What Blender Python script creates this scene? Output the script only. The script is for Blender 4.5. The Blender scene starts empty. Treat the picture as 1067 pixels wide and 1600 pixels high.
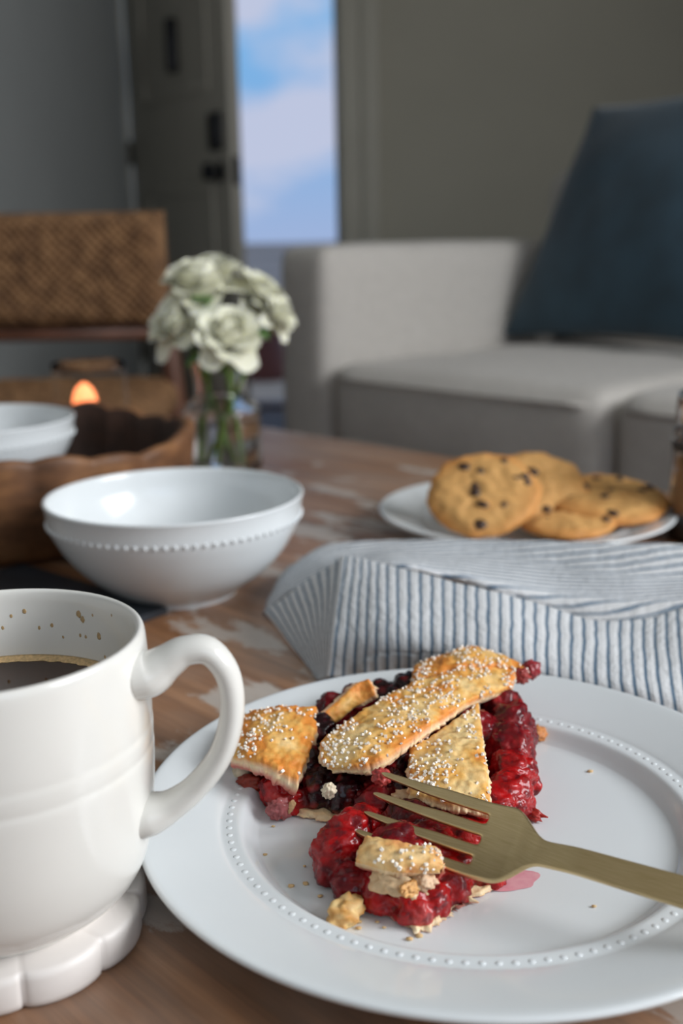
import bpy, bmesh, math, random
from mathutils import Vector, Matrix, noise, Euler

scn = bpy.context.scene
COL = scn.collection
TT = 0.42                      # height of the table top

# ------------------------------------------------------------------ camera
cam_d = bpy.data.cameras.new('camera')
cam = bpy.data.objects.new('camera', cam_d)
COL.objects.link(cam)
scn.camera = cam
cam_d.sensor_fit = 'VERTICAL'
cam_d.sensor_height = 36.0
cam_d.lens = 37.125
cam_d.clip_start = 0.02
cam_d.clip_end = 500
cam.matrix_world = (Matrix.Translation((0, 0, 0.63)) @ Matrix.Rotation(math.radians(90 - 14.0), 4, 'X')
                    @ Matrix.Rotation(math.radians(-1.0), 4, 'Z'))
cam_d.dof.use_dof = True
cam_d.dof.focus_distance = 0.370
cam_d.dof.aperture_fstop = 7.2
cam_d.dof.aperture_blades = 0

# ------------------------------------------------------------------ view
scn.view_settings.view_transform = 'Standard'
scn.view_settings.look = 'None'
scn.view_settings.gamma = 1.0
scn.view_settings.use_curve_mapping = False
scn.view_settings.exposure = 0.04
scn.cycles.use_denoising = True
scn.cycles.max_bounces = 10
scn.cycles.transparent_max_bounces = 12
scn.cycles.sample_clamp_indirect = 6.0

# ------------------------------------------------------------------ sky
world = bpy.data.worlds.new('sky')
scn.world = world
world.use_nodes = True
wn = world.node_tree.nodes
wl = world.node_tree.links
wn.clear()
w_out = wn.new('ShaderNodeOutputWorld')
w_bg = wn.new('ShaderNodeBackground')
w_bg.inputs['Strength'].default_value = 1.0
w_tc = wn.new('ShaderNodeTexCoord')
w_sep = wn.new('ShaderNodeSeparateXYZ')
w_grad = wn.new('ShaderNodeValToRGB')
w_grad.color_ramp.elements[0].position = 0.0
w_grad.color_ramp.elements[0].color = (0.34, 0.44, 0.68, 1)
w_grad.color_ramp.elements[1].position = 0.22
w_grad.color_ramp.elements[1].color = (0.13, 0.42, 0.78, 1)
w_map = wn.new('ShaderNodeMapping')
w_map.inputs['Scale'].default_value = (4.0, 4.0, 8.5)
w_map.inputs['Location'].default_value = (0.35, 0.0, 0.55)
w_noise = wn.new('ShaderNodeTexNoise')
w_noise.inputs['Scale'].default_value = 1.0
w_noise.inputs['Detail'].default_value = 6.0
w_noise.inputs['Roughness'].default_value = 0.5
w_cr = wn.new('ShaderNodeValToRGB')
w_cr.color_ramp.elements[0].position = 0.43
w_cr.color_ramp.elements[0].color = (0, 0, 0, 1)
w_cr.color_ramp.elements[1].position = 0.56
w_cr.color_ramp.elements[1].color = (1, 1, 1, 1)
w_mix = wn.new('ShaderNodeMixRGB')
w_mix.inputs['Color2'].default_value = (0.50, 0.55, 0.72, 1)
wl.new(w_tc.outputs['Generated'], w_sep.inputs[0])
wl.new(w_sep.outputs['Z'], w_grad.inputs[0])
wl.new(w_tc.outputs['Generated'], w_map.inputs[0])
wl.new(w_map.outputs[0], w_noise.inputs['Vector'])
wl.new(w_noise.outputs['Fac'], w_cr.inputs[0])
wl.new(w_cr.outputs[0], w_mix.inputs['Fac'])
wl.new(w_grad.outputs[0], w_mix.inputs['Color1'])
wl.new(w_mix.outputs[0], w_bg.inputs['Color'])
wl.new(w_bg.outputs[0], w_out.inputs['Surface'])

# ------------------------------------------------------------------ daylight entering by the big window of the right wall
def area(name, loc, rot, sx, sy, power, color):
    d = bpy.data.lights.new(name, 'AREA')
    d.shape = 'RECTANGLE'
    d.size = sx
    d.size_y = sy
    d.energy = power
    d.color = color
    o = bpy.data.objects.new(name, d)
    COL.objects.link(o)
    o.location = loc
    o.rotation_euler = rot
    return o
WIN = dict(x=1.95, y0=-0.75, y1=0.50, z0=1.00, z1=2.10)
WIN2 = dict(x0=0.25, x1=1.75, z0=0.85, z1=2.25)
area('window_daylight', (1.93, -0.125, 1.55), (0, math.radians(90), 0), 1.10, 1.25, 66, (0.97, 0.985, 1.0))

area('window_daylight', (1.0, -1.58, 1.55), (math.radians(90), 0, 0), 1.5, 1.4, 5, (0.97, 0.985, 1.0))

# ================================================================== helpers
def new_obj(name, me, mat=None, parent=None):
    o = bpy.data.objects.new(name, me)
    COL.objects.link(o)
    if mat is not None:
        me.materials.clear()
        me.materials.append(mat)
    if parent is not None:
        o.parent = parent
    return o

def mesh(name, verts, faces, mat=None, parent=None, smooth=True, recalc=False):
    me = bpy.data.meshes.new(name)
    me.from_pydata([tuple(v) for v in verts], [], faces)
    if recalc:
        bm = bmesh.new(); bm.from_mesh(me)
        bmesh.ops.recalc_face_normals(bm, faces=bm.faces)
        bm.to_mesh(me); bm.free()
    if smooth:
        me.polygons.foreach_set('use_smooth', [True] * len(me.polygons))
    me.update()
    return new_obj(name, me, mat, parent)

def tag(o, label, cat, group=None):
    o['label'] = label
    o['category'] = cat
    if group:
        o['group'] = group
    return o

def thing(name, label, cat, loc=(0, 0, 0), rotz=0.0, group=None):
    o = bpy.data.objects.new(name, None)
    o.empty_display_size = 0.02
    COL.objects.link(o)
    o.location = loc
    o.rotation_euler = (0, 0, rotz)
    return tag(o, label, cat, group)

def struct(o, label=None):
    o['kind'] = 'structure'
    if label:
        o['label'] = label
    return o

def lathe(profile, seg=96, rfun=None):
    """profile [(r,z)] from one end to the other; r==0 makes a pole."""
    vs, fs, rings = [], [], []
    for r, z in profile:
        if r < 1e-7:
            vs.append((0, 0, z)); rings.append([len(vs) - 1])
        else:
            ring = []
            for i in range(seg):
                a = 2 * math.pi * i / seg
                rr = r * (rfun(a, z) if rfun else 1.0)
                vs.append((rr * math.cos(a), rr * math.sin(a), z)); ring.append(len(vs) - 1)
            rings.append(ring)
    for k in range(len(rings) - 1):
        A, B = rings[k], rings[k + 1]
        if len(A) == 1 and len(B) == 1:
            continue
        for i in range(seg):
            j = (i + 1) % seg
            if len(A) == 1:
                fs.append((A[0], B[i], B[j]))
            elif len(B) == 1:
                fs.append((A[i], B[0], A[j]))
            else:
                fs.append((A[i], B[i], B[j], A[j]))
    return vs, fs

def smooth_profile(pts, n=4):
    """Catmull-Rom through (r,z) points."""
    out = []
    m = len(pts)
    for i in range(m - 1):
        p0 = pts[max(i - 1, 0)]; p1 = pts[i]; p2 = pts[i + 1]; p3 = pts[min(i + 2, m - 1)]
        for k in range(n):
            t = k / n
            out.append(tuple(0.5 * ((2 * b) + (c - a) * t + (2 * a - 5 * b + 4 * c - d) * t * t + (-a + 3 * b - 3 * c + d) * t ** 3)
                             for a, b, c, d in zip(p0, p1, p2, p3)))
    out.append(tuple(pts[-1]))
    return [(max(r, 0.0), z) for r, z in out]

def cr(pts, t):
    """Catmull-Rom on a list of Vectors, t in 0..1."""
    m = len(pts) - 1
    if m == 0:
        return pts[0].copy()
    x = min(max(t, 0.0), 1.0) * m
    i = min(int(x), m - 1)
    f = x - i
    p1, p2 = pts[i], pts[i + 1]
    p0 = pts[i - 1] if i > 0 else p1 * 2 - p2
    p3 = pts[i + 2] if i + 2 <= m else p2 * 2 - p1
    return 0.5 * ((2 * p1) + (p2 - p0) * f + (2 * p0 - 5 * p1 + 4 * p2 - p3) * f * f + (-p0 + 3 * p1 - 3 * p2 + p3) * f ** 3)

def tube(path, radii, seg=14, ref=None, flat=1.0, caps=True, n=None):
    """path of Vectors -> swept tube. radii: list or number. flat scales the second axis of the section."""
    path = [Vector(p) for p in path]
    if n:
        src = path
        rr = radii
        path = [cr(src, k / (n - 1)) for k in range(n)]
        if isinstance(rr, (list, tuple)):
            m = len(rr) - 1
            radii = []
            for k in range(n):
                x = k / (n - 1) * m; i = min(int(x), m - 1) if m else 0
                radii.append(rr[i] + (rr[min(i + 1, m)] - rr[i]) * (x - i))
    if not isinstance(radii, (list, tuple)):
        radii = [radii] * len(path)
    vs, fs = [], []
    prev = None
    for k, p in enumerate(path):
        t = (path[min(k + 1, len(path) - 1)] - path[max(k - 1, 0)]).normalized()
        if ref is not None:
            a = Vector(ref)
        elif prev is not None:
            a = prev
        else:
            a = Vector((0, 0, 1)) if abs(t.z) < 0.9 else Vector((1, 0, 0))
        a = (a - t * a.dot(t)).normalized()
        prev = a
        b = t.cross(a)
        for i in range(seg):
            th = 2 * math.pi * i / seg
            vs.append(p + (a * math.cos(th) + b * math.sin(th) * flat) * radii[k])
    for k in range(len(path) - 1):
        for i in range(seg):
            j = (i + 1) % seg
            fs.append((k * seg + i, k * seg + j, (k + 1) * seg + j, (k + 1) * seg + i))
    if caps:
        fs.append(tuple(reversed(range(seg))))
        fs.append(tuple((len(path) - 1) * seg + i for i in range(seg)))
    return vs, fs

def box_vf(x0, x1, y0, y1, z0, z1):
    vs = [(x0, y0, z0), (x1, y0, z0), (x1, y1, z0), (x0, y1, z0), (x0, y0, z1), (x1, y0, z1), (x1, y1, z1), (x0, y1, z1)]
    fs = [(0, 3, 2, 1), (4, 5, 6, 7), (0, 1, 5, 4), (1, 2, 6, 5), (2, 3, 7, 6), (3, 0, 4, 7)]
    return vs, fs

def box(name, b, mat, parent=None, bevel=0.0, seg=3):
    vs, fs = box_vf(*b)
    me = bpy.data.meshes.new(name)
    me.from_pydata(vs, [], fs)
    if bevel > 0:
        bm = bmesh.new(); bm.from_mesh(me)
        bmesh.ops.bevel(bm, geom=list(bm.edges), offset=bevel, segments=seg, profile=0.5, affect='EDGES')
        bm.to_mesh(me); bm.free()
        me.polygons.foreach_set('use_smooth', [True] * len(me.polygons))
    o = new_obj(name, me, mat, parent)
    return o

def soft_box(name, b, mat, parent=None, r=0.04, crown=0.0, cuts=14, seed=0, wrinkle=0.0):
    """Upholstery block: rounded box whose faces are slightly crowned and uneven."""
    x0, x1, y0, y1, z0, z1 = b
    c = Vector(((x0 + x1) / 2, (y0 + y1) / 2, (z0 + z1) / 2))
    h = Vector(((x1 - x0) / 2, (y1 - y0) / 2, (z1 - z0) / 2))
    bm = bmesh.new()
    bmesh.ops.create_cube(bm, size=2.0)
    bmesh.ops.subdivide_edges(bm, edges=list(bm.edges), cuts=cuts, use_grid_fill=True)
    for v in bm.verts:
        n = v.co.copy()
        # redistribute so that more vertices lie near the edges
        n = Vector([math.copysign(1 - (1 - abs(t)) ** 1.6, t) if abs(t) < 1 else t for t in n])
        p = Vector((n.x * h.x, n.y * h.y, n.z * h.z))
        q = Vector([max(-(h[i] - r), min(h[i] - r, p[i])) for i in range(3)])
        d = p - q
        if d.length > 1e-9:
            p = q + d.normalized() * r if (abs(d.x) + abs(d.y) + abs(d.z)) > 0 else p
        if crown:
            f = [1 - n[i] * n[i] for i in range(3)]
            p += Vector((n.x * f[1] * f[2], n.y * f[0] * f[2], n.z * f[0] * f[1])) * crown
        if wrinkle:
            p += n.normalized() * wrinkle * noise.noise((p + Vector((seed, seed * 2.1, 0))) * 9)
        v.co = p + c
    me = bpy.data.meshes.new(name)
    bm.to_mesh(me); bm.free()
    me.polygons.foreach_set('use_smooth', [True] * len(me.polygons))
    return new_obj(name, me, mat, parent)

def ico(name, r, sub=2, sc=(1, 1, 1), amp=0.0, freq=1.0, seed=0):
    bm = bmesh.new()
    bmesh.ops.create_icosphere(bm, subdivisions=sub, radius=1.0)
    for v in bm.verts:
        n = v.co.normalized()
        k = 1 + amp * noise.noise(n * freq + Vector((seed * 1.7, seed * 3.1, seed)))
        v.co = Vector((n.x * sc[0], n.y * sc[1], n.z * sc[2])) * r * k
    me = bpy.data.meshes.new(name)
    bm.to_mesh(me); bm.free()
    me.polygons.foreach_set('use_smooth', [True] * len(me.polygons))
    return me

def lerp3(a, b, t):
    return tuple(a[i] + (b[i] - a[i]) * t for i in range(3))

def set_colors(me, cols):
    at = me.color_attributes.new('tint', 'FLOAT_COLOR', 'POINT')
    flat = []
    for c in cols:
        flat += [c[0], c[1], c[2], 1.0]
    at.data.foreach_set('color', flat)

# ================================================================== materials
def mat_new(name):
    m = bpy.data.materials.new(name)
    m.use_nodes = True
    return m, m.node_tree.nodes, m.node_tree.links, m.node_tree.nodes['Principled BSDF']

def add_bump(nt, links, bsdf, height_socket, strength=0.3, dist=0.001):
    b = nt.new('ShaderNodeBump')
    b.inputs['Strength'].default_value = strength
    b.inputs['Distance'].default_value = dist
    links.new(height_socket, b.inputs['Height'])
    links.new(b.outputs[0], bsdf.inputs['Normal'])
    return b

def noise_node(nt, links, scale, detail=4, rough=0.5, coord='Object', mapping=None):
    tc = nt.new('ShaderNodeTexCoord')
    n = nt.new('ShaderNodeTexNoise')
    n.inputs['Scale'].default_value = scale
    n.inputs['Detail'].default_value = detail
    n.inputs['Roughness'].default_value = rough
    src = tc.outputs[coord]
    if mapping:
        mp = nt.new('ShaderNodeMapping')
        mp.inputs['Rotation'].default_value = mapping[0]
        mp.inputs['Scale'].default_value = mapping[1]
        links.new(src, mp.inputs[0])
        src = mp.outputs[0]
    links.new(src, n.inputs['Vector'])
    return n

def ramp(nt, links, fac, stops):
    r = nt.new('ShaderNodeValToRGB')
    el = r.color_ramp.elements
    while len(el) < len(stops):
        el.new(0.5)
    for e, (p, c) in zip(el, stops):
        e.position = p
        e.color = (c[0], c[1], c[2], 1)
    links.new(fac, r.inputs[0])
    return r

def mat_plain(name, color, rough=0.5, var=0.06, scale=30.0, metal=0.0, spec=0.5, coat=0.0, bump=0.0, bscale=None, bdist=0.001, sheen=0.0, sss=0.0):
    m, nt, ln, b = mat_new(name)
    n = noise_node(nt, ln, scale)
    c0 = tuple(max(0, c * (1 - var)) for c in color)
    c1 = tuple(min(1, c * (1 + var)) for c in color)
    r = ramp(nt, ln, n.outputs['Fac'], [(0.3, c0), (0.7, c1)])
    ln.new(r.outputs[0], b.inputs['Base Color'])
    b.inputs['Roughness'].default_value = rough
    b.inputs['Metallic'].default_value = metal
    b.inputs['Specular IOR Level'].default_value = spec
    b.inputs['Coat Weight'].default_value = coat
    b.inputs['Coat Roughness'].default_value = 0.06
    b.inputs['Sheen Weight'].default_value = sheen
    if sss:
        b.inputs['Subsurface Weight'].default_value = sss
        b.inputs['Subsurface Radius'].default_value = (0.006, 0.003, 0.002)
        b.inputs['Subsurface Scale'].default_value = 1.0
    if bump:
        n2 = noise_node(nt, ln, bscale or scale * 4, 6)
        add_bump(nt, ln, b, n2.outputs['Fac'], bump, bdist)
    return m

MAT = {}
MAT['porcelain'] = mat_plain('white_porcelain', (0.75, 0.785, 0.80), 0.16, 0.015, 20, spec=0.5, coat=0.25)
MAT['mug'] = mat_plain('cream_stoneware', (0.78, 0.765, 0.72), 0.2, 0.015, 30, spec=0.45, coat=0.2)
MAT['bowl'] = mat_plain('white_bowl_porcelain', (0.76, 0.79, 0.80), 0.2, 0.015, 20, spec=0.5, coat=0.2)
MAT['marble'] = mat_plain('pale_marble', (0.78, 0.73, 0.69), 0.45, 0.05, 28, bump=0.05, bscale=300)
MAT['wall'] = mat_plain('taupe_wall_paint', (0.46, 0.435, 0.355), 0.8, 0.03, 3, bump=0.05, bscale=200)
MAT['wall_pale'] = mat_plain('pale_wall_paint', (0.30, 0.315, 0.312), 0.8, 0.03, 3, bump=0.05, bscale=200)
MAT['ceiling'] = mat_plain('white_ceiling_paint', (0.36, 0.36, 0.34), 0.9, 0.02, 3)
MAT['trim'] = mat_plain('painted_trim', (0.48, 0.455, 0.375), 0.5, 0.03, 5)
MAT['door'] = mat_plain('taupe_door_paint', (0.42, 0.395, 0.335), 0.5, 0.03, 4)
MAT['black'] = mat_plain('black_metal', (0.012, 0.013, 0.016), 0.35, 0.1, 50, metal=0.6)
MAT['sofa'] = mat_plain('grey_beige_linen', (0.58, 0.545, 0.50), 0.9, 0.05, 60, bump=0.5, bscale=700, sheen=0.15)
MAT['pillow'] = mat_plain('navy_linen', (0.022, 0.055, 0.082), 0.9, 0.25, 12, bump=0.5, bscale=600, sheen=0.25)
MAT['darkwood'] = mat_plain('reddish_wood', (0.14, 0.055, 0.03), 0.45, 0.25, 14)
MAT['soil'] = mat_plain('hill_scrub', (0.40, 0.27, 0.21), 0.95, 0.25, 0.15)
MAT['porch'] = mat_plain('porch_concrete', (0.56, 0.38, 0.27), 0.8, 0.08, 2)
MAT['terracotta'] = mat_plain('red_brown_paint', (0.16, 0.045, 0.035), 0.6, 0.15, 8)
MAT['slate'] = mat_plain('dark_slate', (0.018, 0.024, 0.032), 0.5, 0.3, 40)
MAT['wax'] = mat_plain('candle_wax', (0.80, 0.50, 0.36), 0.5, 0.03, 30, sss=0.6)
MAT['stem'] = mat_plain('rose_stem_green', (0.12, 0.22, 0.03), 0.45, 0.25, 80)
MAT['leaf'] = mat_plain('rose_leaf_green', (0.10, 0.20, 0.05), 0.5, 0.25, 80)
MAT['chip'] = mat_plain('chocolate', (0.05, 0.022, 0.012), 0.35, 0.2, 200)
MAT['crisp'] = mat_plain('orange_crisp', (0.62, 0.30, 0.06), 0.5, 0.2, 100, bump=0.3)
MAT['chrome'] = mat_plain('silver_lid', (0.70, 0.72, 0.74), 0.2, 0.03, 50, metal=1.0)
MAT['dark_band'] = mat_plain('dark_label', (0.03, 0.03, 0.03), 0.5, 0.1, 50)
MAT['amber'] = mat_plain('brown_spice', (0.30, 0.14, 0.06), 0.6, 0.25, 300)
MAT['foam'] = mat_plain('coffee_crema', (0.66, 0.45, 0.22), 0.5, 0.25, 900, bump=0.5, bscale=1500)
MAT['stain'] = mat_plain('dried_coffee', (0.45, 0.30, 0.14), 0.35, 0.2, 400)

# petals
m, nt, ln, b = mat_new('cream_petal'); MAT['petal'] = m
n = noise_node(nt, ln, 40)
r = ramp(nt, ln, n.outputs['Fac'], [(0.3, (0.84, 0.83, 0.64)), (0.7, (0.92, 0.91, 0.80))])
ln.new(r.outputs[0], b.inputs['Base Color'])
b.inputs['Roughness'].default_value = 0.6
b.inputs['Subsurface Weight'].default_value = 0.3
b.inputs['Subsurface Radius'].default_value = (0.004, 0.004, 0.002)
b.inputs['Subsurface Scale'].default_value = 1.0

# coffee
m, nt, ln, b = mat_new('black_coffee'); MAT['coffee'] = m
n = noise_node(nt, ln, 60)
r = ramp(nt, ln, n.outputs['Fac'], [(0.3, (0.025, 0.010, 0.005)), (0.7, (0.05, 0.018, 0.008))])
ln.new(r.outputs[0], b.inputs['Base Color'])
b.inputs['Roughness'].default_value = 0.06

# clear glass and water
def mat_glass(name, ior, color=(1, 1, 1), rough=0.0):
    m, nt, ln, b = mat_new(name)
    n = noise_node(nt, ln, 8)
    r = ramp(nt, ln, n.outputs['Fac'], [(0.3, tuple(c * 0.985 for c in color)), (0.7, color)])
    ln.new(r.outputs[0], b.inputs['Base Color'])
    b.inputs['Transmission Weight'].default_value = 1.0
    b.inputs['Roughness'].default_value = rough
    b.inputs['IOR'].default_value = ior
    return m
MAT['glass'] = mat_glass('clear_glass', 1.45)
MAT['thin_glass'] = mat_glass('thin_blown_glass', 1.07)
MAT['water'] = mat_glass('water', 1.33)

# brushed brass
m, nt, ln, b = mat_new('brushed_brass'); MAT['brass'] = m
n = noise_node(nt, ln, 220, 3, 0.5, 'UV', ((0, 0, 0), (0.05, 1.0, 1.0)))
r = ramp(nt, ln, n.outputs['Fac'], [(0.3, (0.64, 0.48, 0.24)), (0.7, (0.76, 0.59, 0.33))])
ln.new(r.outputs[0], b.inputs['Base Color'])
b.inputs['Metallic'].default_value = 1.0
b.inputs['Roughness'].default_value = 0.34
add_bump(nt, ln, b, n.outputs['Fac'], 0.08, 0.0005)

# whitewashed table wood: grain runs along the local x axis of the table
m, nt, ln, b = mat_new('whitewashed_wood'); MAT['table'] = m
g = noise_node(nt, ln, 26, 8, 0.62, 'Object', ((0, 0, 0), (0.14, 2.2, 1.0)))
g2 = noise_node(nt, ln, 90, 5, 0.6, 'Object', ((0, 0, 0), (0.10, 3.0, 1.0)))
base = ramp(nt, ln, g.outputs['Fac'], [(0.28, (0.16, 0.066, 0.026)), (0.5, (0.32, 0.145, 0.062)), (0.75, (0.46, 0.235, 0.115))])
fine = ramp(nt, ln, g2.outputs['Fac'], [(0.35, (0.55, 0.55, 0.55)), (0.62, (1.0, 1.0, 1.0))])
mul = nt.new('ShaderNodeMixRGB'); mul.blend_type = 'MULTIPLY'; mul.inputs['Fac'].default_value = 0.6
ln.new(base.outputs[0], mul.inputs['Color1']); ln.new(fine.outputs[0], mul.inputs['Color2'])
pt = noise_node(nt, ln, 15.0, 7, 0.62, 'Object', ((0, 0, 0.0), (0.75, 1.5, 1.0)))
pr = ramp(nt, ln, pt.outputs['Fac'], [(0.555, (0, 0, 0)), (0.60, (0.75, 0.75, 0.75))])
mx = nt.new('ShaderNodeMixRGB')
mx.inputs['Color2'].default_value = (0.56, 0.52, 0.47, 1)
hz = noise_node(nt, ln, 5.0, 5, 0.6, 'Object', ((0, 0, 0.3), (0.6, 1.6, 1.0)))
hr = ramp(nt, ln, hz.outputs['Fac'], [(0.44, (0.0, 0.0, 0.0)), (0.68, (0.34, 0.34, 0.34))])
mxm = nt.new('ShaderNodeMixRGB'); mxm.blend_type = 'LIGHTEN'; mxm.inputs['Fac'].default_value = 1.0
ln.new(pr.outputs[0], mxm.inputs['Color1']); ln.new(hr.outputs[0], mxm.inputs['Color2'])
ln.new(mxm.outputs[0], mx.inputs['Fac']); ln.new(mul.outputs[0], mx.inputs['Color1'])
ln.new(mx.outputs[0], b.inputs['Base Color'])
b.inputs['Roughness'].default_value = 0.42
add_bump(nt, ln, b, g2.outputs['Fac'], 0.25, 0.0008)

# carved bowl wood
m, nt, ln, b = mat_new('carved_bowl_wood'); MAT['bowlwood'] = m
g = noise_node(nt, ln, 22, 6, 0.6, 'Object', ((0, 0, 0), (1.0, 1.0, 2.2)))
base = ramp(nt, ln, g.outputs['Fac'], [(0.3, (0.06, 0.027, 0.013)), (0.5, (0.17, 0.075, 0.032)), (0.7, (0.30, 0.14, 0.056))])
ln.new(base.outputs[0], b.inputs['Base Color'])
b.inputs['Roughness'].default_value = 0.55
add_bump(nt, ln, b, g.outputs['Fac'], 0.3, 0.002)

m, nt, ln, b = mat_new('dark_bowl_wood'); MAT['bowldark'] = m  # the hollow gets a darker wood tone than the shell
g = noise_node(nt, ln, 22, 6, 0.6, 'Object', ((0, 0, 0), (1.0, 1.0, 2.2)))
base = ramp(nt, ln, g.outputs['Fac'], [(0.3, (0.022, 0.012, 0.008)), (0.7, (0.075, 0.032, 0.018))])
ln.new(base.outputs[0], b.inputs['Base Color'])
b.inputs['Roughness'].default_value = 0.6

# floor boards
m, nt, ln, b = mat_new('dark_floor_boards'); MAT['floor'] = m
g = noise_node(nt, ln, 6, 6, 0.6, 'Object', ((0, 0, 0), (8.0, 0.6, 1.0)))
base = ramp(nt, ln, g.outputs['Fac'], [(0.3, (0.055, 0.02, 0.012)), (0.7, (0.13, 0.05, 0.03))])
ln.new(base.outputs[0], b.inputs['Base Color'])
b.inputs['Roughness'].default_value = 0.65

# woven seagrass
m, nt, ln, b = mat_new('woven_seagrass'); MAT['wicker'] = m
g = noise_node(nt, ln, 42, 6, 0.7)
base = ramp(nt, ln, g.outputs['Fac'], [(0.3, (0.075, 0.035, 0.014)), (0.5, (0.20, 0.10, 0.042)), (0.7, (0.36, 0.20, 0.09))])
ln.new(base.outputs[0], b.inputs['Base Color'])
b.inputs['Roughness'].default_value = 0.8

# striped seersucker: stripes follow the cloth's own weave (UV in metres)
m, nt, ln, b = mat_new('striped_cotton'); MAT['cloth'] = m
uv = nt.new('ShaderNodeUVMap'); uv.uv_map = 'weave'
wob = nt.new('ShaderNodeTexNoise'); wob.inputs['Scale'].default_value = 90.0; wob.inputs['Detail'].default_value = 3
ln.new(uv.outputs[0], wob.inputs['Vector'])
sep = nt.new('ShaderNodeSeparateXYZ'); ln.new(uv.outputs[0], sep.inputs[0])
def mth(op, a, c=None):
    x = nt.new('ShaderNodeMath'); x.operation = op
    for i, s in enumerate((a, c)):
        if s is None:
            continue
        if isinstance(s, (int, float)):
            x.inputs[i].default_value = s
        else:
            ln.new(s, x.inputs[i])
    return x.outputs[0]
w1 = mth('MULTIPLY', mth('SUBTRACT', wob.outputs['Fac'], 0.5), 0.0016)
su = mth('DIVIDE', mth('ADD', sep.outputs['X'], w1), 0.0056)
fr = mth('FRACT', su)
tri = mth('ABSOLUTE', mth('SUBTRACT', fr, 0.5))
lines = ramp(nt, ln, tri, [(0.09, (0.10, 0.17, 0.25)), (0.19, (0.72, 0.73, 0.74))])
th = nt.new('ShaderNodeTexNoise'); th.inputs['Scale'].default_value = 1100.0; th.inputs['Detail'].default_value = 2
ln.new(uv.outputs[0], th.inputs['Vector'])
thr = ramp(nt, ln, th.outputs['Fac'], [(0.35, (0.80, 0.80, 0.80)), (0.65, (1.0, 1.0, 1.0))])
mu = nt.new('ShaderNodeMixRGB'); mu.blend_type = 'MULTIPLY'; mu.inputs['Fac'].default_value = 0.8
ln.new(lines.outputs[0], mu.inputs['Color1']); ln.new(thr.outputs[0], mu.inputs['Color2'])
ln.new(mu.outputs[0], b.inputs['Base Color'])
b.inputs['Roughness'].default_value = 0.9
pk = nt.new('ShaderNodeTexNoise'); pk.inputs['Scale'].default_value = 260.0; pk.inputs['Detail'].default_value = 3
ln.new(uv.outputs[0], pk.inputs['Vector'])
hs = mth('ADD', mth('MULTIPLY', tri, 0.8), mth('MULTIPLY', pk.outputs['Fac'], 1.2))
add_bump(nt, ln, b, hs, 0.6, 0.0012)

# tinted foods: colour from the mesh's own tint, plus procedural grain
def mat_tint(name, rough, bump, bscale, bdist, sss=0.0, coat=0.0, grain=0.15, gscale=900):
    m, nt, ln, b = mat_new(name)
    at = nt.new('ShaderNodeVertexColor'); at.layer_name = 'tint'
    n = noise_node(nt, ln, gscale, 4, 0.6)
    g = ramp(nt, ln, n.outputs['Fac'], [(0.3, (1 - grain,) * 3), (0.7, (1, 1, 1))])
    mu = nt.new('ShaderNodeMixRGB'); mu.blend_type = 'MULTIPLY'; mu.inputs['Fac'].default_value = 1.0
    ln.new(at.outputs['Color'], mu.inputs['Color1']); ln.new(g.outputs[0], mu.inputs['Color2'])
    ln.new(mu.outputs[0], b.inputs['Base Color'])
    b.inputs['Roughness'].default_value = rough
    b.inputs['Coat Weight'].default_value = coat
    b.inputs['Coat Roughness'].default_value = 0.04
    if sss:
        b.inputs['Subsurface Weight'].default_value = sss
        b.inputs['Subsurface Radius'].default_value = (0.004, 0.0012, 0.0008)
        b.inputs['Subsurface Scale'].default_value = 1.0
    n2 = noise_node(nt, ln, bscale, 5, 0.6)
    add_bump(nt, ln, b, n2.outputs['Fac'], bump, bdist)
    return m
MAT['crust'] = mat_tint('baked_crust', 0.55, 0.5, 900, 0.0006, 0.12, 0.0, 0.14, 700)
MAT['filling'] = mat_tint('berry_filling', 0.20, 0.55, 760, 0.0009, 0.08, 0.5, 0.5, 240)
MAT['filling'].node_tree.nodes['Principled BSDF'].inputs['Coat Roughness'].default_value = 0.02
MAT['filling'].node_tree.nodes['Principled BSDF'].inputs['Specular IOR Level'].default_value = 0.12
MAT['cookie'] = mat_tint('baked_cookie', 0.7, 0.5, 300, 0.001, 0.05, 0.0, 0.2, 160)

m, nt, ln, b = mat_new('sugar_crystal'); MAT['sugar'] = m
n = noise_node(nt, ln, 600)
r = ramp(nt, ln, n.outputs['Fac'], [(0.3, (0.93, 0.83, 0.70)), (0.7, (0.98, 0.93, 0.85))])
ln.new(r.outputs[0], b.inputs['Base Color'])
b.inputs['Roughness'].default_value = 0.25
b.inputs['Specular IOR Level'].default_value = 0.4

m, nt, ln, b = mat_new('pink_juice'); MAT['juice'] = m
n = noise_node(nt, ln, 300)
r = ramp(nt, ln, n.outputs['Fac'], [(0.3, (0.72, 0.30, 0.36)), (0.7, (0.80, 0.42, 0.46))])
ln.new(r.outputs[0], b.inputs['Base Color'])
b.inputs['Roughness'].default_value = 0.1
b.inputs['Coat Weight'].default_value = 0.5

m, nt, ln, b = mat_new('candle_flame'); MAT['flame'] = m
n = noise_node(nt, ln, 40)
r = ramp(nt, ln, n.outputs['Fac'], [(0.3, (1.0, 0.20, 0.06)), (0.7, (1.0, 0.30, 0.11))])
ln.new(r.outputs[0], b.inputs['Emission Color'])
b.inputs['Emission Strength'].default_value = 2.2
b.inputs['Base Color'].default_value = (0.9, 0.4, 0.2, 1)

# ================================================================== the room
XL, XR, YB, YF, ZC = -0.805, 1.95, 4.3, -1.6, 2.55      # wall faces
DX0, DX1, DZ = -0.79, 0.013, 2.03                       # doorway

def multi_box(name, boxes, mat):
    vs, fs = [], []
    for b_ in boxes:
        v, f = box_vf(*b_)
        k = len(vs)
        vs += v
        fs += [tuple(i + k for i in q) for q in f]
    return mesh(name, vs, fs, mat, smooth=False)

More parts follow.
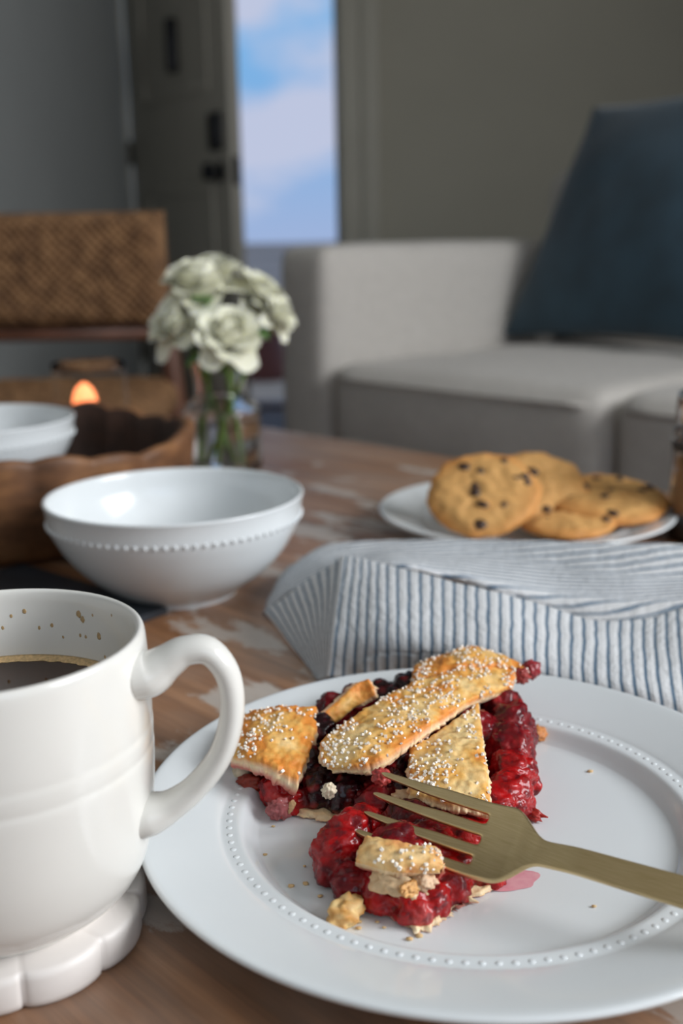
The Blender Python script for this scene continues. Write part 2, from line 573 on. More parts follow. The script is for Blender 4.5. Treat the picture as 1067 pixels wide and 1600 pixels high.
struct(multi_box('floor', [(XL - .12, XR + .12, YF - .12, YB + .12, -0.08, 0.0)], MAT['floor']), 'dark reddish wood floor of the room')
struct(multi_box('ceiling', [(XL - .12, XR + .12, YF - .12, YB + .12, ZC, ZC + .1)], MAT['ceiling']), 'white ceiling above the room')
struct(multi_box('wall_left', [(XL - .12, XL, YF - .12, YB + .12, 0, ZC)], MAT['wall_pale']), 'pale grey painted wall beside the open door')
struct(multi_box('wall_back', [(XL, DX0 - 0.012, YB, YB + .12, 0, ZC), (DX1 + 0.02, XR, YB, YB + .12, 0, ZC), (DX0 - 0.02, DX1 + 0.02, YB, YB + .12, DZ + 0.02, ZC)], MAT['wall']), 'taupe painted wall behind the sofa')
struct(multi_box('wall_front', [(XL, WIN2['x0'], YF - .12, YF, 0, ZC), (WIN2['x1'], XR, YF - .12, YF, 0, ZC), (WIN2['x0'], WIN2['x1'], YF - .12, YF, 0, WIN2['z0']), (WIN2['x0'], WIN2['x1'], YF - .12, YF, WIN2['z1'], ZC)], MAT['ceiling']), 'pale wall behind the viewer')
struct(multi_box('wall_right', [(XR, XR + .12, YF - .12, WIN['y0'], 0, ZC), (XR, XR + .12, WIN['y1'], YB + .12, 0, ZC),
                                (XR, XR + .12, WIN['y0'], WIN['y1'], 0, WIN['z0']), (XR, XR + .12, WIN['y0'], WIN['y1'], WIN['z1'], ZC)], MAT['ceiling']), 'pale wall with a wide window')
# door lining, casing and strike plate
tr = bpy.data.objects.new('trim_1', None); COL.objects.link(tr); struct(tr, 'painted door lining and casing around the open doorway')
box('lining', (DX1, DX1 + .02, YB - .005, YB + .125, 0, DZ), MAT['trim'], tr, 0.002)
box('lining', (DX0 - .012, DX0, YB - .005, YB + .125, 0, DZ), MAT['trim'], tr, 0.002)
box('lining', (DX0 - .02, DX1 + .02, YB - .005, YB + .125, DZ, DZ + .02), MAT['trim'], tr, 0.002)
box('casing', (DX1 + .008, DX1 + .085, YB - .022, YB, 0, DZ + .08), MAT['trim'], tr, 0.004)
box('casing', (DX1 + .085, DX1 + .16, YB - .034, YB, 0, DZ + .08), MAT['trim'], tr, 0.006)
box('casing', (DX0 - .04, DX1 + .16, YB - .022, YB, DZ + .008, DZ + .08), MAT['trim'], tr, 0.004)
box('door_stop', (DX1 - .012, DX1, YB + .06, YB + .10, 0, DZ), MAT['trim'], tr, 0.002)
box('strike_plate', (DX1 - .002, DX1 + .001, YB + .02, YB + .045, 0.98, 1.09), MAT['black'], tr, 0.0008)
box('threshold', (DX0, DX1, YB - .01, YB + .14, 0.0, 0.018), MAT['darkwood'], tr, 0.004)

# the door leaf, swung inward about its left jamb
dr = bpy.data.objects.new('door_1', None); COL.objects.link(dr)
dr.location = (DX0 + .005, YB - .004, 0.0)
dr.rotation_euler = (0, 0, math.radians(-56))
struct(dr, 'taupe front door standing half open with black lock and knob')
LW = 0.79
box('leaf', (0, LW, 0, 0.042, 0.012, DZ - .004), MAT['door'], dr, 0.002)
for (a, c) in ((0.25, 0.85), (1.15, 1.88)):      # raised mouldings of the panels
    for x0, x1, z0, z1 in ((0.13, 0.66, a, a + .03), (0.13, 0.66, c - .03, c), (0.13, 0.16, a + .03, c - .03), (0.63, 0.66, a + .03, c - .03)):
        box('moulding', (x0, x1, -0.005, 0.001, z0, z1), MAT['door'], dr, 0.002)
bolt = box('deadbolt', (LW - .115, LW - .045, -0.024, 0.002, 0.955, 1.075), MAT['black'], dr, 0.008)
vs, fs = lathe(smooth_profile([(0, 0), (.032, 0), (.032, .006), (.014, .012), (.012, .03), (.026, .036), (.031, .05), (.024, .062), (0, .066)], 3), 28)
kn = mesh('knob', vs, fs, MAT['black'], dr, recalc=True)
kn.location = (LW - .07, 0, 0.885); kn.rotation_euler = (math.radians(90), 0, 0)
box('latch_plate', (LW - .001, LW + .002, 0.008, 0.034, 0.84, 0.93), MAT['black'], dr, 0.0008)
kf = box('door_bar', (0.40, 0.445, -0.03, 0.001, 1.235, 1.41), MAT['black'], dr, 0.008)
for z in (0.25, 1.0, 1.8):
    vs, fs = tube([(0, -.006, z - .045), (0, -.006, z + .045)], 0.007, 10)
    mesh('hinge', vs, fs, MAT['black'], dr)

# window in the right wall: frame bars
wf = bpy.data.objects.new('window_1', None); COL.objects.link(wf); struct(wf, 'wide window in the right wall')
for b_ in ((XR + .03, XR + .09, WIN['y0'], WIN['y0'] + .05, WIN['z0'], WIN['z1']), (XR + .03, XR + .09, WIN['y1'] - .05, WIN['y1'], WIN['z0'], WIN['z1']),
           (XR + .03, XR + .09, WIN['y0'], WIN['y1'], WIN['z0'], WIN['z0'] + .05), (XR + .03, XR + .09, WIN['y0'], WIN['y1'], WIN['z1'] - .05, WIN['z1'])):
    box('window_frame', b_, MAT['ceiling'], wf, 0.004)

wf = bpy.data.objects.new('window_2', None); COL.objects.link(wf); struct(wf, 'window in the wall behind the viewer')
for b_ in ((WIN2['x0'], WIN2['x0'] + .05, YF - .09, YF - .03, WIN2['z0'], WIN2['z1']), (WIN2['x1'] - .05, WIN2['x1'], YF - .09, YF - .03, WIN2['z0'], WIN2['z1']),
           (WIN2['x0'], WIN2['x1'], YF - .09, YF - .03, WIN2['z0'], WIN2['z0'] + .05), (WIN2['x0'], WIN2['x1'], YF - .09, YF - .03, WIN2['z1'] - .05, WIN2['z1'])):
    box('window_frame', b_, MAT['ceiling'], wf, 0.004)

# outside: porch slab, a painted tub, hills
struct(multi_box('ground', [(-14, 14, YB + .12, 9.0, -0.12, -0.03)], MAT['porch']), 'pale grey porch slab outside the door')
vs, fs = [], []
nx, ny = 60, 12
for j in range(ny):
    for i in range(nx):
        x = -70 + 140 * i / (nx - 1); y = 9.0 + 111 * (j / (ny - 1)) ** 1.6
        h = -0.05 - 0.35 * min(1, j / 3) + (j / (ny - 1)) ** 2 * (1.6 + 2.0 * noise.noise(Vector((x * .03, j * .2, 3.3))))
        vs.append((x, y, h))
for j in range(ny - 1):
    for i in range(nx - 1):
        vs_i = j * nx + i
        fs.append((vs_i, vs_i + 1, vs_i + nx + 1, vs_i + nx))
struct(mesh('hills', vs, fs, MAT['soil']), 'hazy violet hills beyond the doorway')

pc = thing('porch_planter', 'dark red tapered planter standing on the porch outside the door', 'planter', (-0.4224, 5.6000, -0.0081))
pc.location.z = -0.03
vs, fs = lathe([(0, 0), (.15, 0), (.155, .02), (.13, .2), (.10, .42), (.115, .425), (.115, .45), (.09, .45), (.085, .40), (0, .40)], 28)
mesh('pot', vs, fs, MAT['terracotta'], pc, recalc=True)
vs, fs = lathe([(0, .38), (.085, .38), (.088, .41), (0, .415)], 20)
mesh('earth', vs, fs, MAT['darkwood'], pc, recalc=True)

# ================================================================== coffee table (local x runs along its long edge)
e1 = Vector((0.697, -0.717, 0)).normalized()
tb = thing('coffee_table', 'whitewashed brown wooden coffee table carrying all the dishes', 'table', (-0.1956, 1.3890, 0.4200), math.atan2(e1.y, e1.x))
tb.location.z = 0.0
TL, TW = 1.45, 0.85
vs, fs = box_vf(0, TL, -TW, 0, TT - .045, TT)
box('tabletop', (0, TL, -TW, 0, TT - .045, TT), MAT['table'], tb, 0.004)
box('apron', (.07, TL - .07, -.09, -.07, TT - .115, TT - .045), MAT['table'], tb, 0.002)
box('apron', (.07, TL - .07, -TW + .07, -TW + .09, TT - .115, TT - .045), MAT['table'], tb, 0.002)
box('apron', (.07, .09, -TW + .09, -.09, TT - .115, TT - .045), MAT['table'], tb, 0.002)
box('apron', (TL - .09, TL - .07, -TW + .09, -.09, TT - .115, TT - .045), MAT['table'], tb, 0.002)
for x in (.05, TL - .13):
    for y in (-.13, -TW + .05):
        box('leg', (x, x + .08, y, y + .08, 0, TT - .045), MAT['table'], tb, 0.006)

# ================================================================== sofa
s_dir = Vector((0.675, -0.738, 0))
so = thing('sofa', 'pale grey linen sofa with a square arm and loose seat cushions', 'sofa', (-0.017, 1.958, 0), math.atan2(s_dir.y, s_dir.x))
# local x runs along the front from the inner face of the left arm, local y runs to the back
SL = 1.30
box('base', (-.13, SL + .13, .02, .92, .10, .26), MAT['sofa'], so, 0.02, 4)
soft_box('arm', (-.145, 0.0, -.005, .93, .09, .637), MAT['sofa'], so, 0.028, 0.006, seed=1, wrinkle=0.003)
soft_box('arm', (SL, SL + .145, -.005, .93, .09, .637), MAT['sofa'], so, 0.028, 0.006, seed=2, wrinkle=0.003)
for i, (a, c) in enumerate(((0.012, 0.60), (0.612, SL - .01))):
    cu = soft_box('seat_cushion', (a, c, -.012, .70, .265, .425), MAT['sofa'], so, 0.035, 0.010, 18, seed=3 + i, wrinkle=0.005)
    for z in (.288, .402):      # piping along the front edges
        vs, fs = tube([(a + .03, -.016, z), ((a + c) / 2, -.024, z), (c - .03, -.016, z)], 0.004, 8, n=16)
        mesh('piping', vs, fs, MAT['sofa'], cu)
soft_box('backrest', (-.13, SL + .13, .80, .98, .12, .80), MAT['sofa'], so, 0.05, 0.006, seed=6, wrinkle=0.003)
for i, (a, c) in enumerate(((0.015, 0.64), (0.655, SL - .015))):
    bc = soft_box('back_cushion', (a, c, -.09, .09, -.23, .23), MAT['sofa'], so, 0.05, 0.02, 16, seed=8 + i, wrinkle=0.006)
    bc.location = (0, .78, .645); bc.rotation_euler = (math.radians(-14), 0, 0)
for x in (-.10, SL + .05):
    for y in (.06, .84):
        box('leg', (x, x + .05, y, y + .05, 0, .10), MAT['darkwood'], so, 0.004)

# throw pillow: four corners, pinched edges
def pillow(name, c00, c10, c11, c01, puff, mat, label, cat):
    c00, c10, c11, c01 = map(Vector, (c00, c10, c11, c01))
    nrm = (c10 - c00).cross(c01 - c00).normalized()
    N = 34
    vs, fs = [], []
    for side in (1, -1):
        for j in range(N + 1):
            for i in range(N + 1):
                u, v = i / N, j / N
                x, y = 2 * u - 1, 2 * v - 1
                # sides bow inwards between the corners
                uu = 0.5 + 0.5 * x * (1 - 0.06 * (1 - y * y)); vv = 0.5 + 0.5 * y * (1 - 0.06 * (1 - x * x))
                p = c00 * (1 - uu) * (1 - vv) + c10 * uu * (1 - vv) + c11 * uu * vv + c01 * (1 - uu) * vv
                t = (max(0, 1 - x * x) ** 0.55) * (max(0, 1 - y * y) ** 0.55)
                w = 0.012 * noise.noise(p * 7) * t
                vs.append(p + nrm * side * (puff * t + w + 0.002))
    K = (N + 1) * (N + 1)
    for j in range(N):
        for i in range(N):
            a = j * (N + 1) + i
            fs.append((a, a + 1, a + N + 2, a + N + 1))
            fs.append((K + a, K + a + N + 1, K + a + N + 2, K + a + 1))
    rim = [i for i in range(N)] + [j * (N + 1) + N for j in range(N)] + [N * (N + 1) + N - i for i in range(N)] + [(N - j) * (N + 1) for j in range(N)]
    for k in range(len(rim)):
        a, b_ = rim[k], rim[(k + 1) % len(rim)]
        fs.append((b_, a, K + a, K + b_))
    o = mesh(name, vs, fs, mat, recalc=True)
    return tag(o, label, cat)
BL = Vector((0.3510, 2.3000, 0.4401)); TLp = Vector((0.5554, 2.4000, 0.9139)); 
sd = Vector((0.56, -0.83, 0.02))
pillow('throw_pillow', BL, BL + sd * 0.62, TLp + sd * 0.56, TLp, 0.075, MAT['pillow'], 'dark navy blue throw pillow leaning on the sofa back', 'pillow')

# ================================================================== woven chair
ch = thing('woven_chair', 'low armchair with woven seagrass back and seat beyond the table', 'chair', (-0.53, 1.71, 0))
def woven_panel(name, x0, x1, y0, y1, z0, z1, nx, nz, parent, amp=0.004, axis='XZ'):
    """A wrapped pad of woven strands: over-under relief on a rounded slab."""
    bm = bmesh.new()
    N1, N2 = nx, nz
    vs, fs = [], []
    per = []
    h1, h2 = (x1 - x0) / 2, ((z1 - z0) / 2 if axis == 'XZ' else (y1 - y0) / 2)
    hd = (y1 - y0) / 2 if axis == 'XZ' else (z1 - z0) / 2
    c = Vector(((x0 + x1) / 2, (y0 + y1) / 2, (z0 + z1) / 2))
    for side in (1, -1):
        for j in range(N2 + 1):
            for i in range(N1 + 1):
                u, v = 2 * i / N1 - 1, 2 * j / N2 - 1
                e = min(1 - abs(u), (1 - abs(v)) * h2 / h1) * h1
                r = min(hd, 0.03)
                k = 1.0 if e > r else math.sqrt(max(0, 1 - ((r - e) / r) ** 2))
                pitch = 0.0075
                a = u * h1 / pitch; b_ = v * h2 / pitch
                wb_ = 0.7 * noise.noise(Vector((a * .2, b_ * .2, 7)))
                rel = math.sin((a + wb_) * math.pi) * math.sin((b_ + wb_) * math.pi)
                d = hd - r + r * k + amp * rel * k + amp * 0.8 * noise.noise(Vector((a * .35, b_ * .35, side)))
                if k == 0:
                    d = hd - r
                p = Vector((u * h1, side * -d, v * h2)) if axis == 'XZ' else Vector((u * h1, v * h2, side * d))
                vs.append(c + p)
    K = (N1 + 1) * (N2 + 1)
    for j in range(N2):
        for i in range(N1):
            a = j * (N1 + 1) + i
            fs.append((a, a + 1, a + N1 + 2, a + N1 + 1))
            fs.append((K + a, K + a + N1 + 1, K + a + N1 + 2, K + a + 1))
    rim = [i for i in range(N1)] + [j * (N1 + 1) + N1 for j in range(N2)] + [N2 * (N1 + 1) + N1 - i for i in range(N1)] + [(N2 - j) * (N1 + 1) for j in range(N2)]
    for k in range(len(rim)):
        a, b_ = rim[k], rim[(k + 1) % len(rim)]
        fs.append((b_, a, K + a, K + b_))
    bm.free()
    return mesh(name, vs, fs, MAT['wicker'], parent, recalc=True)
woven_panel('backrest', -.26, .262, -.028, .028, .518, .692, 280, 96, ch)
woven_panel('seat', -.262, .27, -.30, .03, .372, .432, 200, 120, ch, axis='XY')
for sx in (-1, 1):
    vs, fs = tube([(sx * .258, .02, 0), (sx * .262, .01, .38), (sx * .250, .015, .53), (sx * .245, .02, .67)], [.017, .017, .015, .012], 12, n=14)
    mesh('back_post', vs, fs, MAT['darkwood'], ch)
    vs, fs = tube([(sx * .235, -.27, 0), (sx * .24, -.27, .375)], [.015, .018], 12)
    mesh('front_leg', vs, fs, MAT['darkwood'], ch)
vs, fs = tube([(-.25, .015, .505), (.25, .015, .505)], .012, 10)
mesh('back_rail', vs, fs, MAT['darkwood'], ch)

# ================================================================== dishes
def bead_ring(name, parent, mat, count, r, z, br, sc=(1, 1, 1)):
    base = bmesh.new(); bmesh.ops.create_icosphere(base, subdivisions=2, radius=1.0)
    bv = [v.co.copy() for v in base.verts]; bf = [tuple(v.index for v in f.verts) for f in base.faces]; base.free()
    vs, fs = [], []
    for i in range(count):
        a = 2 * math.pi * i / count
        k = len(vs)
        for v in bv:
            vs.append((r * math.cos(a) + v.x * br * sc[0], r * math.sin(a) + v.y * br * sc[1], z + v.z * br * sc[2]))
        fs += [tuple(q + k for q in f) for f in bf]
    o = mesh(name, vs, fs, mat, parent)
    o['kind'] = 'stuff'
    return o

def make_plate(name, label, R, loc, count):
    t = thing(name, label, 'plate', loc)
    prof = [(0, .0062), (.30 * R, .0062), (.60 * R, .0062), (.645 * R, .0068), (.668 * R, .0090), (.685 * R, .0112), (.700 * R, .0120), (.725 * R, .0121), (.750 * R, .0122),
            (.765 * R, .0128), (.80 * R, .0140), (.90 * R, .0172), (.965 * R, .0192), (.99 * R, .0196), (1.0 * R, .0188), (.995 * R, .0174), (.965 * R, .0162), (.88 * R, .0136), (.76 * R, .0092),
            (.66 * R, .0050), (.60 * R, .0032), (.590 * R, .0004), (.580 * R, 0), (.562 * R, 0), (.552 * R, .0008), (.545 * R, .0028), (.30 * R, .0028), (0, .0028)]
    vs, fs = lathe(smooth_profile(prof, 3), 160)
    mesh('dish', vs, fs, MAT['porcelain'], t, recalc=True)
    bead_ring('bead_border', t, MAT['porcelain'], count, .727 * R, .01180, .00135, (1, 1, .48))
    return t

PC = Vector((0.0425, 0.3448, TT))       # centre of the pie plate
PR = 0.1165
make_plate('dinner_plate', 'white plate with a beaded border under the slice of pie', PR, PC, 112)
make_plate('dessert_plate', 'white plate under the four chocolate chip cookies', 0.110, (0.1383, 0.7728, TT), 104)

def make_bowl(name, label, loc, rotz=0):
    t = thing(name, label, 'bowl', loc, rotz, 'white beaded bowls')
    prof = [(0, .003), (.030, .003), (.032, 0), (.036, 0), (.037, .003), (.044, .0075), (.058, .0185), (.0685, .031), (.0750, .0425), (.0775, .0485), (.0782, .0515), (.0783, .0540),
            (.0787, .0580), (.0795, .0620), (.0800, .0635), (.0790, .0645), (.0774, .0635), (.0764, .0590), (.0745, .0480), (.067, .0340), (.055, .0205), (.040, .0115), (.02, .0075), (0, .007)]
    vs, fs = lathe(smooth_profile(prof, 3), 128)
    mesh('body', vs, fs, MAT['bowl'], t, recalc=True)
    bead_ring('bead_border', t, MAT['bowl'], 88, .0783, .0506, .0015, (.7, .7, 1.0))
    return t
make_bowl('cereal_bowl', 'empty white beaded bowl standing in front of the flower vase', (-0.1035, 0.6402, TT))
make_bowl('cereal_bowl', 'white bowl holding orange crisps inside the carved wooden bowl', (-0.288, 0.815, TT + .0225))
random.seed(5)
for k in range(3):      # the crisps in the far bowl
    a = random.uniform(0, 6.28); q = random.uniform(0.0, .032)
    me = ico('orange_crisp', .016, 2, (1, .8, .28), .25, 2.0, k)
    o = new_obj('orange_crisp', me, MAT['crisp'])
    o.location = (-0.286 + q * math.cos(a), 0.812 + q * math.sin(a), TT + .0225 + .040 + .0060 * (k % 3))
    o.rotation_euler = (random.uniform(-.4, .4), random.uniform(-.4, .4), random.uniform(0, 6))
    tag(o, 'small orange crisp heaped in the bowl beside the candle', 'snack', 'crisps in the far white bowl')

# carved wooden bowl with fluted wall
wb = thing('wooden_bowl', 'large carved brown wooden bowl with a fluted wall', 'wooden bowl', (-0.265, 0.820, TT))
def flute(a, z):
    return 1 + 0.022 * abs(math.sin(a * 11)) + 0.008 * noise.noise(Vector((math.cos(a) * 3, math.sin(a) * 3, z * 20)))
def carved(prof_, name, mat):
    vs, fs = lathe(smooth_profile(prof_, 3), 264, lambda a, z: flute(a, z) if z > .003 else 1.0)
    for i, v in enumerate(vs):      # wavy hand-cut rim
        a = math.atan2(v[1], v[0])
        if v[2] > .04:
            vs[i] = (v[0], v[1], v[2] + (v[2] - .04) / .03 * (.0030 * math.sin(a * 5 + 1) + .0030 * abs(math.sin(a * 11))))
    return mesh(name, vs, fs, mat, wb, recalc=True)
carved([(0, .001), (.11, .001), (.122, .002), (.132, .010), (.140, .028), (.1445, .050), (.1465, .066), (.1460, .071), (.1425, .073), (.1385, .0715), (.1375, .0680), (.134, .040), (.128, .014), (.120, .008), (0, .006)], 'shell', MAT['bowlwood'])
carved([(0, .0200), (.06, .0200), (.118, .0205), (.126, .026), (.131, .040), (.1345, .060), (.1372, .0705), (.1380, .0690), (.136, .045), (.131, .022), (.12, .015), (0, .015)], 'hollow', MAT['bowldark'])['label'] = 'dark hollow of the wooden bowl'

# thin dark slate, enlarged to stand in for the shade between the bowls
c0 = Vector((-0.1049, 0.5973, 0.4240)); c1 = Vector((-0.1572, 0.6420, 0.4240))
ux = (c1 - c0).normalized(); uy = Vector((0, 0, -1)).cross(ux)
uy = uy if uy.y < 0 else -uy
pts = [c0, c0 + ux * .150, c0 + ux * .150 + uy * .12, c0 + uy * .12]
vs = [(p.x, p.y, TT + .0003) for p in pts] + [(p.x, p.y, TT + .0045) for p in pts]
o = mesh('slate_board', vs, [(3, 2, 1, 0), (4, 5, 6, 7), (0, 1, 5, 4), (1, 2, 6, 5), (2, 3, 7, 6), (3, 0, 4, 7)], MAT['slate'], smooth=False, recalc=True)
tag(o, 'thin dark slate board behind the mug, enlarged to darken the shaded table', 'board')

# ================================================================== mug on its coaster
MC = Vector((-0.1067, 0.2965, TT))
co = thing('coaster', 'scalloped pale marble coaster under the coffee mug', 'coaster', MC, math.radians(20))
def scal(a, z):
    return 0.935 + 0.065 * abs(math.cos(a * 5)) ** 0.5
vs, fs = lathe([(0, .0), (.0402, 0), (.0416, .001), (.0421, .003), (.0421, .0095), (.0416, .0114), (.0402, .0122), (0, .0122)], 240, scal)
mesh('slab', vs, fs, MAT['marble'], co, recalc=True)

mg = thing('coffee_mug', 'cream white mug of black coffee on a marble coaster', 'mug', (MC.x, MC.y, TT + .0124))
prof = [(0, .003), (.026, .003), (.0280, 0), (.0310, 0), (.0322, .0012), (.0325, .0026), (.0330, .0034), (.0360, .0042), (.0388, .0062), (.0420, .0110), (.0440, .0165), (.0457, .0250), (.0467, .0350), (.0473, .0450), (.0475, .0500), (.0473, .0520), (.0475, .0540), (.0476, .0570), (.0474, .0590), (.0475, .0620), (.0474, .0720),
        (.0470, .0820), (.0467, .0855), (.0460, .0872), (.0450, .0875), (.0441, .0868), (.0437, .0845), (.0437, .0800), (.0436, .0640), (.0432, .0400), (.0415, .0220), (.0350, .0090), (.020, .0060), (0, .0060)]
vs, fs = lathe(smooth_profile(prof, 3), 160)
mesh('body', vs, fs, MAT['mug'], mg, recalc=True)
hp = [Vector(p) for p in ((-0.0618, 0.2920, 0.5087), (-0.0568, 0.2920, 0.5094), (-0.0521, 0.2920, 0.5126), (-0.0462, 0.2920, 0.5161), (-0.0394, 0.2920, 0.5155), (-0.0343, 0.2920, 0.5074), (-0.0339, 0.2920, 0.4950), (-0.0379, 0.2920, 0.4821), (-0.0460, 0.2920, 0.4716), (-0.0535, 0.2920, 0.4657), (-0.0592, 0.2920, 0.4632), (-0.0647, 0.2920, 0.4620))]
off = Vector((MC.x, MC.y, TT + .0124))
vs, fs = tube([p - off for p in hp], [.0094, .0088, .0068, .0056, .0052, .0048, .0047, .0047, .0050, .0060, .0080, .0086], 24, ref=(0, 1, 0), flat=0.78, n=60)
mesh('handle', vs, fs, MAT['mug'], mg, recalc=True)
cf = thing('coffee', 'black coffee with a tan crema ring filling the mug', 'coffee', (MC.x, MC.y, TT + .0124))
vs, fs = lathe([(0, .0632), (.0415, .0632), (.0434, .0636), (.0434, .0600), (0, .0600)], 96)
mesh('liquid', vs, fs, MAT['coffee'], cf, recalc=True)
vs, fs = lathe([(.0402, .0633), (.0412, .0639), (.0424, .0642), (.0434, .0645), (.0436, .0634)], 240)
for i, v in enumerate(vs):
    a = math.atan2(v[1], v[0]); r_ = math.hypot(v[0], v[1])
    w = .0010 * noise.noise(Vector((a * 14, 1, 0))) + .0007 * noise.noise(Vector((a * 45, 4, 0)))
    if r_ < .0408:
        vs[i] = (v[0] * (r_ + w) / r_, v[1] * (r_ + w) / r_, v[2])
mesh('crema', vs, fs, MAT['foam'], cf, recalc=True)
# dried coffee drops on the inner wall
for k, (px_a, z, w) in enumerate(((66, .0800, .0010), (64, .0782, .0009), (55, .0735, .0010), (63, .0722, .0005), (66, .0724, .0005), (80, .075, .0006), (92, .0800, .0007), (98, .0785, .0005), (86, .0740, .0005), (102, .0745, .0005), (52, .0665, .0006), (75, .0710, .0004), (108, .080, .0005), (58, .0805, .0004), (45, .0825, .0004))):
    a = math.radians(px_a)
    o = new_obj('coffee_stain', ico('coffee_stain', w, 2, (.12, 1.0, 1.35), .3, 2, k), MAT['stain'], cf)
    o.location = (.04365 * math.cos(a), .04365 * math.sin(a), z)
    o.rotation_euler = (0, 0, a)

# ================================================================== striped napkin
def cloth(name, patches, mat):
    vs, fs, uvs = [], [], []
    for rows, nu, nv, u0, v0, rot, th, seed, wav in patches:
        rows = [[Vector(p) for p in r] for r in rows]
        grid = []
        for j in range(nv + 1):
            line = []
            for i in range(nu + 1):
                cp = [cr(r, i / nu) for r in rows]
                line.append(cr(cp, j / nv))
            grid.append(line)
        # lengths for the weave coordinates
        mid = nv // 2
        ul = [0.0]
        for i in range(nu):
            ul.append(ul[-1] + (grid[mid][i + 1] - grid[mid][i]).length)
        midc = nu // 2
        vl = [0.0]
        for j in range(nv):
            vl.append(vl[-1] + (grid[j + 1][midc] - grid[j][midc]).length)
        for side in (0, 1):
            k0 = len(vs)
            for j in range(nv + 1):
                for i in range(nu + 1):
                    p = grid[j][i]
                    du = grid[j][min(i + 1, nu)] - grid[j][max(i - 1, 0)]
                    dv = grid[min(j + 1, nv)][i] - grid[max(j - 1, 0)][i]
                    n_ = dv.cross(du)
                    n_ = n_.normalized() if n_.length > 1e-12 else Vector((0, 0, 1))
                    if n_.z < -0.2:
                        n_ = -n_
                    w = wav * noise.noise(p * 38 + Vector((seed, 0, 0))) + wav * .35 * noise.noise(p * 130 + Vector((seed, 2, 0)))
                    q = p + n_ * (w - side * th)
                    q.z = max(q.z, TT + .0004 + (0 if side else .0008))
                    vs.append(q)
                    uvs.append((u0 + ul[i], v0 + vl[j]) if not rot else (v0 + vl[j] * math.cos(rot) + ul[i] * math.sin(rot), u0 + ul[i]))
            for j in range(nv):
                for i in range(nu):
                    a = k0 + j * (nu + 1) + i
                    f = (a, a + 1, a + nu + 2, a + nu + 1)
                    fs.append(f if side else tuple(reversed(f)))
        K = (nu + 1) * (nv + 1)
        k0 = len(vs) - 2 * K
        rim = [i for i in range(nu)] + [j * (nu + 1) + nu for j in range(nv)] + [nv * (nu + 1) + nu - i for i in range(nu)] + [(nv - j) * (nu + 1) for j in range(nv)]
        for k in range(len(rim)):
            a, b_ = rim[k] + k0, rim[(k + 1) % len(rim)] + k0
            fs.append((a, b_, K + b_, K + a))
    o = mesh(name, vs, fs, mat)
    me = o.data
    ul_ = me.uv_layers.new(name='weave')
    for lp in me.loops:
        ul_.data[lp.index].uv = uvs[lp.vertex_index]
    return o
side = [
    [(-0.0467, 0.5885, 0.4240), (-0.0307, 0.5758, 0.4390), (-0.0155, 0.5657, 0.4530), (0.0001, 0.5552, 0.4670)],
    [(-0.0363, 0.5612, 0.4220), (-0.0239, 0.5455, 0.4350), (-0.0122, 0.5325, 0.4470), (-0.0029, 0.5192, 0.4580)],
    [(-0.0247, 0.5273, 0.4210), (-0.0177, 0.5150, 0.4300), (-0.0110, 0.5030, 0.4380), (-0.0060, 0.4933, 0.4450)],
    [(-0.0138, 0.4924, 0.4210), (-0.0121, 0.4908, 0.4220), (-0.0102, 0.4892, 0.4230), (-0.0089, 0.4883, 0.4240)],
]
front = [
    [(0.0001, 0.5552, 0.4670), (0.0222, 0.5394, 0.4670), (0.0479, 0.5215, 0.4650), (0.0727, 0.5091, 0.4610), (0.0981, 0.5053, 0.4550), (0.1252, 0.4959, 0.4490), (0.1508, 0.4965, 0.4490), (0.1779, 0.5068, 0.4520), (0.2100, 0.5101, 0.4520)],
    [(-0.0029, 0.5192, 0.4580), (0.0205, 0.5018, 0.4600), (0.0452, 0.4917, 0.4580), (0.0689, 0.4804, 0.4550), (0.0927, 0.4751, 0.4500), (0.1188, 0.4683, 0.4450), (0.1432, 0.4688, 0.4450), (0.1679, 0.4708, 0.4470), (0.1977, 0.4693, 0.4470)],
    [(-0.0060, 0.4933, 0.4450), (0.0195, 0.4806, 0.4460), (0.0436, 0.4735, 0.4450), (0.0670, 0.4652, 0.4430), (0.0894, 0.4559, 0.4400), (0.1140, 0.4468, 0.4380), (0.1372, 0.4414, 0.4380), (0.1608, 0.4389, 0.4380), (0.1876, 0.4342, 0.4380)],
    [(-0.0089, 0.4883, 0.4240), (0.0196, 0.4862, 0.4230), (0.0445, 0.4820, 0.4230), (0.0685, 0.4739, 0.4230), (0.0918, 0.4581, 0.4230), (0.1166, 0.4430, 0.4230), (0.1382, 0.4322, 0.4230), (0.1577, 0.4187, 0.4230), (0.1802, 0.4058, 0.4230)],
]
crest = [(-0.0339, 0.6465, 0.4340), (-0.0101, 0.6577, 0.4440), (0.0268, 0.6487, 0.4480), (0.0743, 0.6358, 0.4520), (0.1185, 0.6156, 0.4560), (0.1613, 0.6015, 0.4580), (0.1997, 0.5948, 0.4580), (0.2435, 0.5887, 0.4570)]
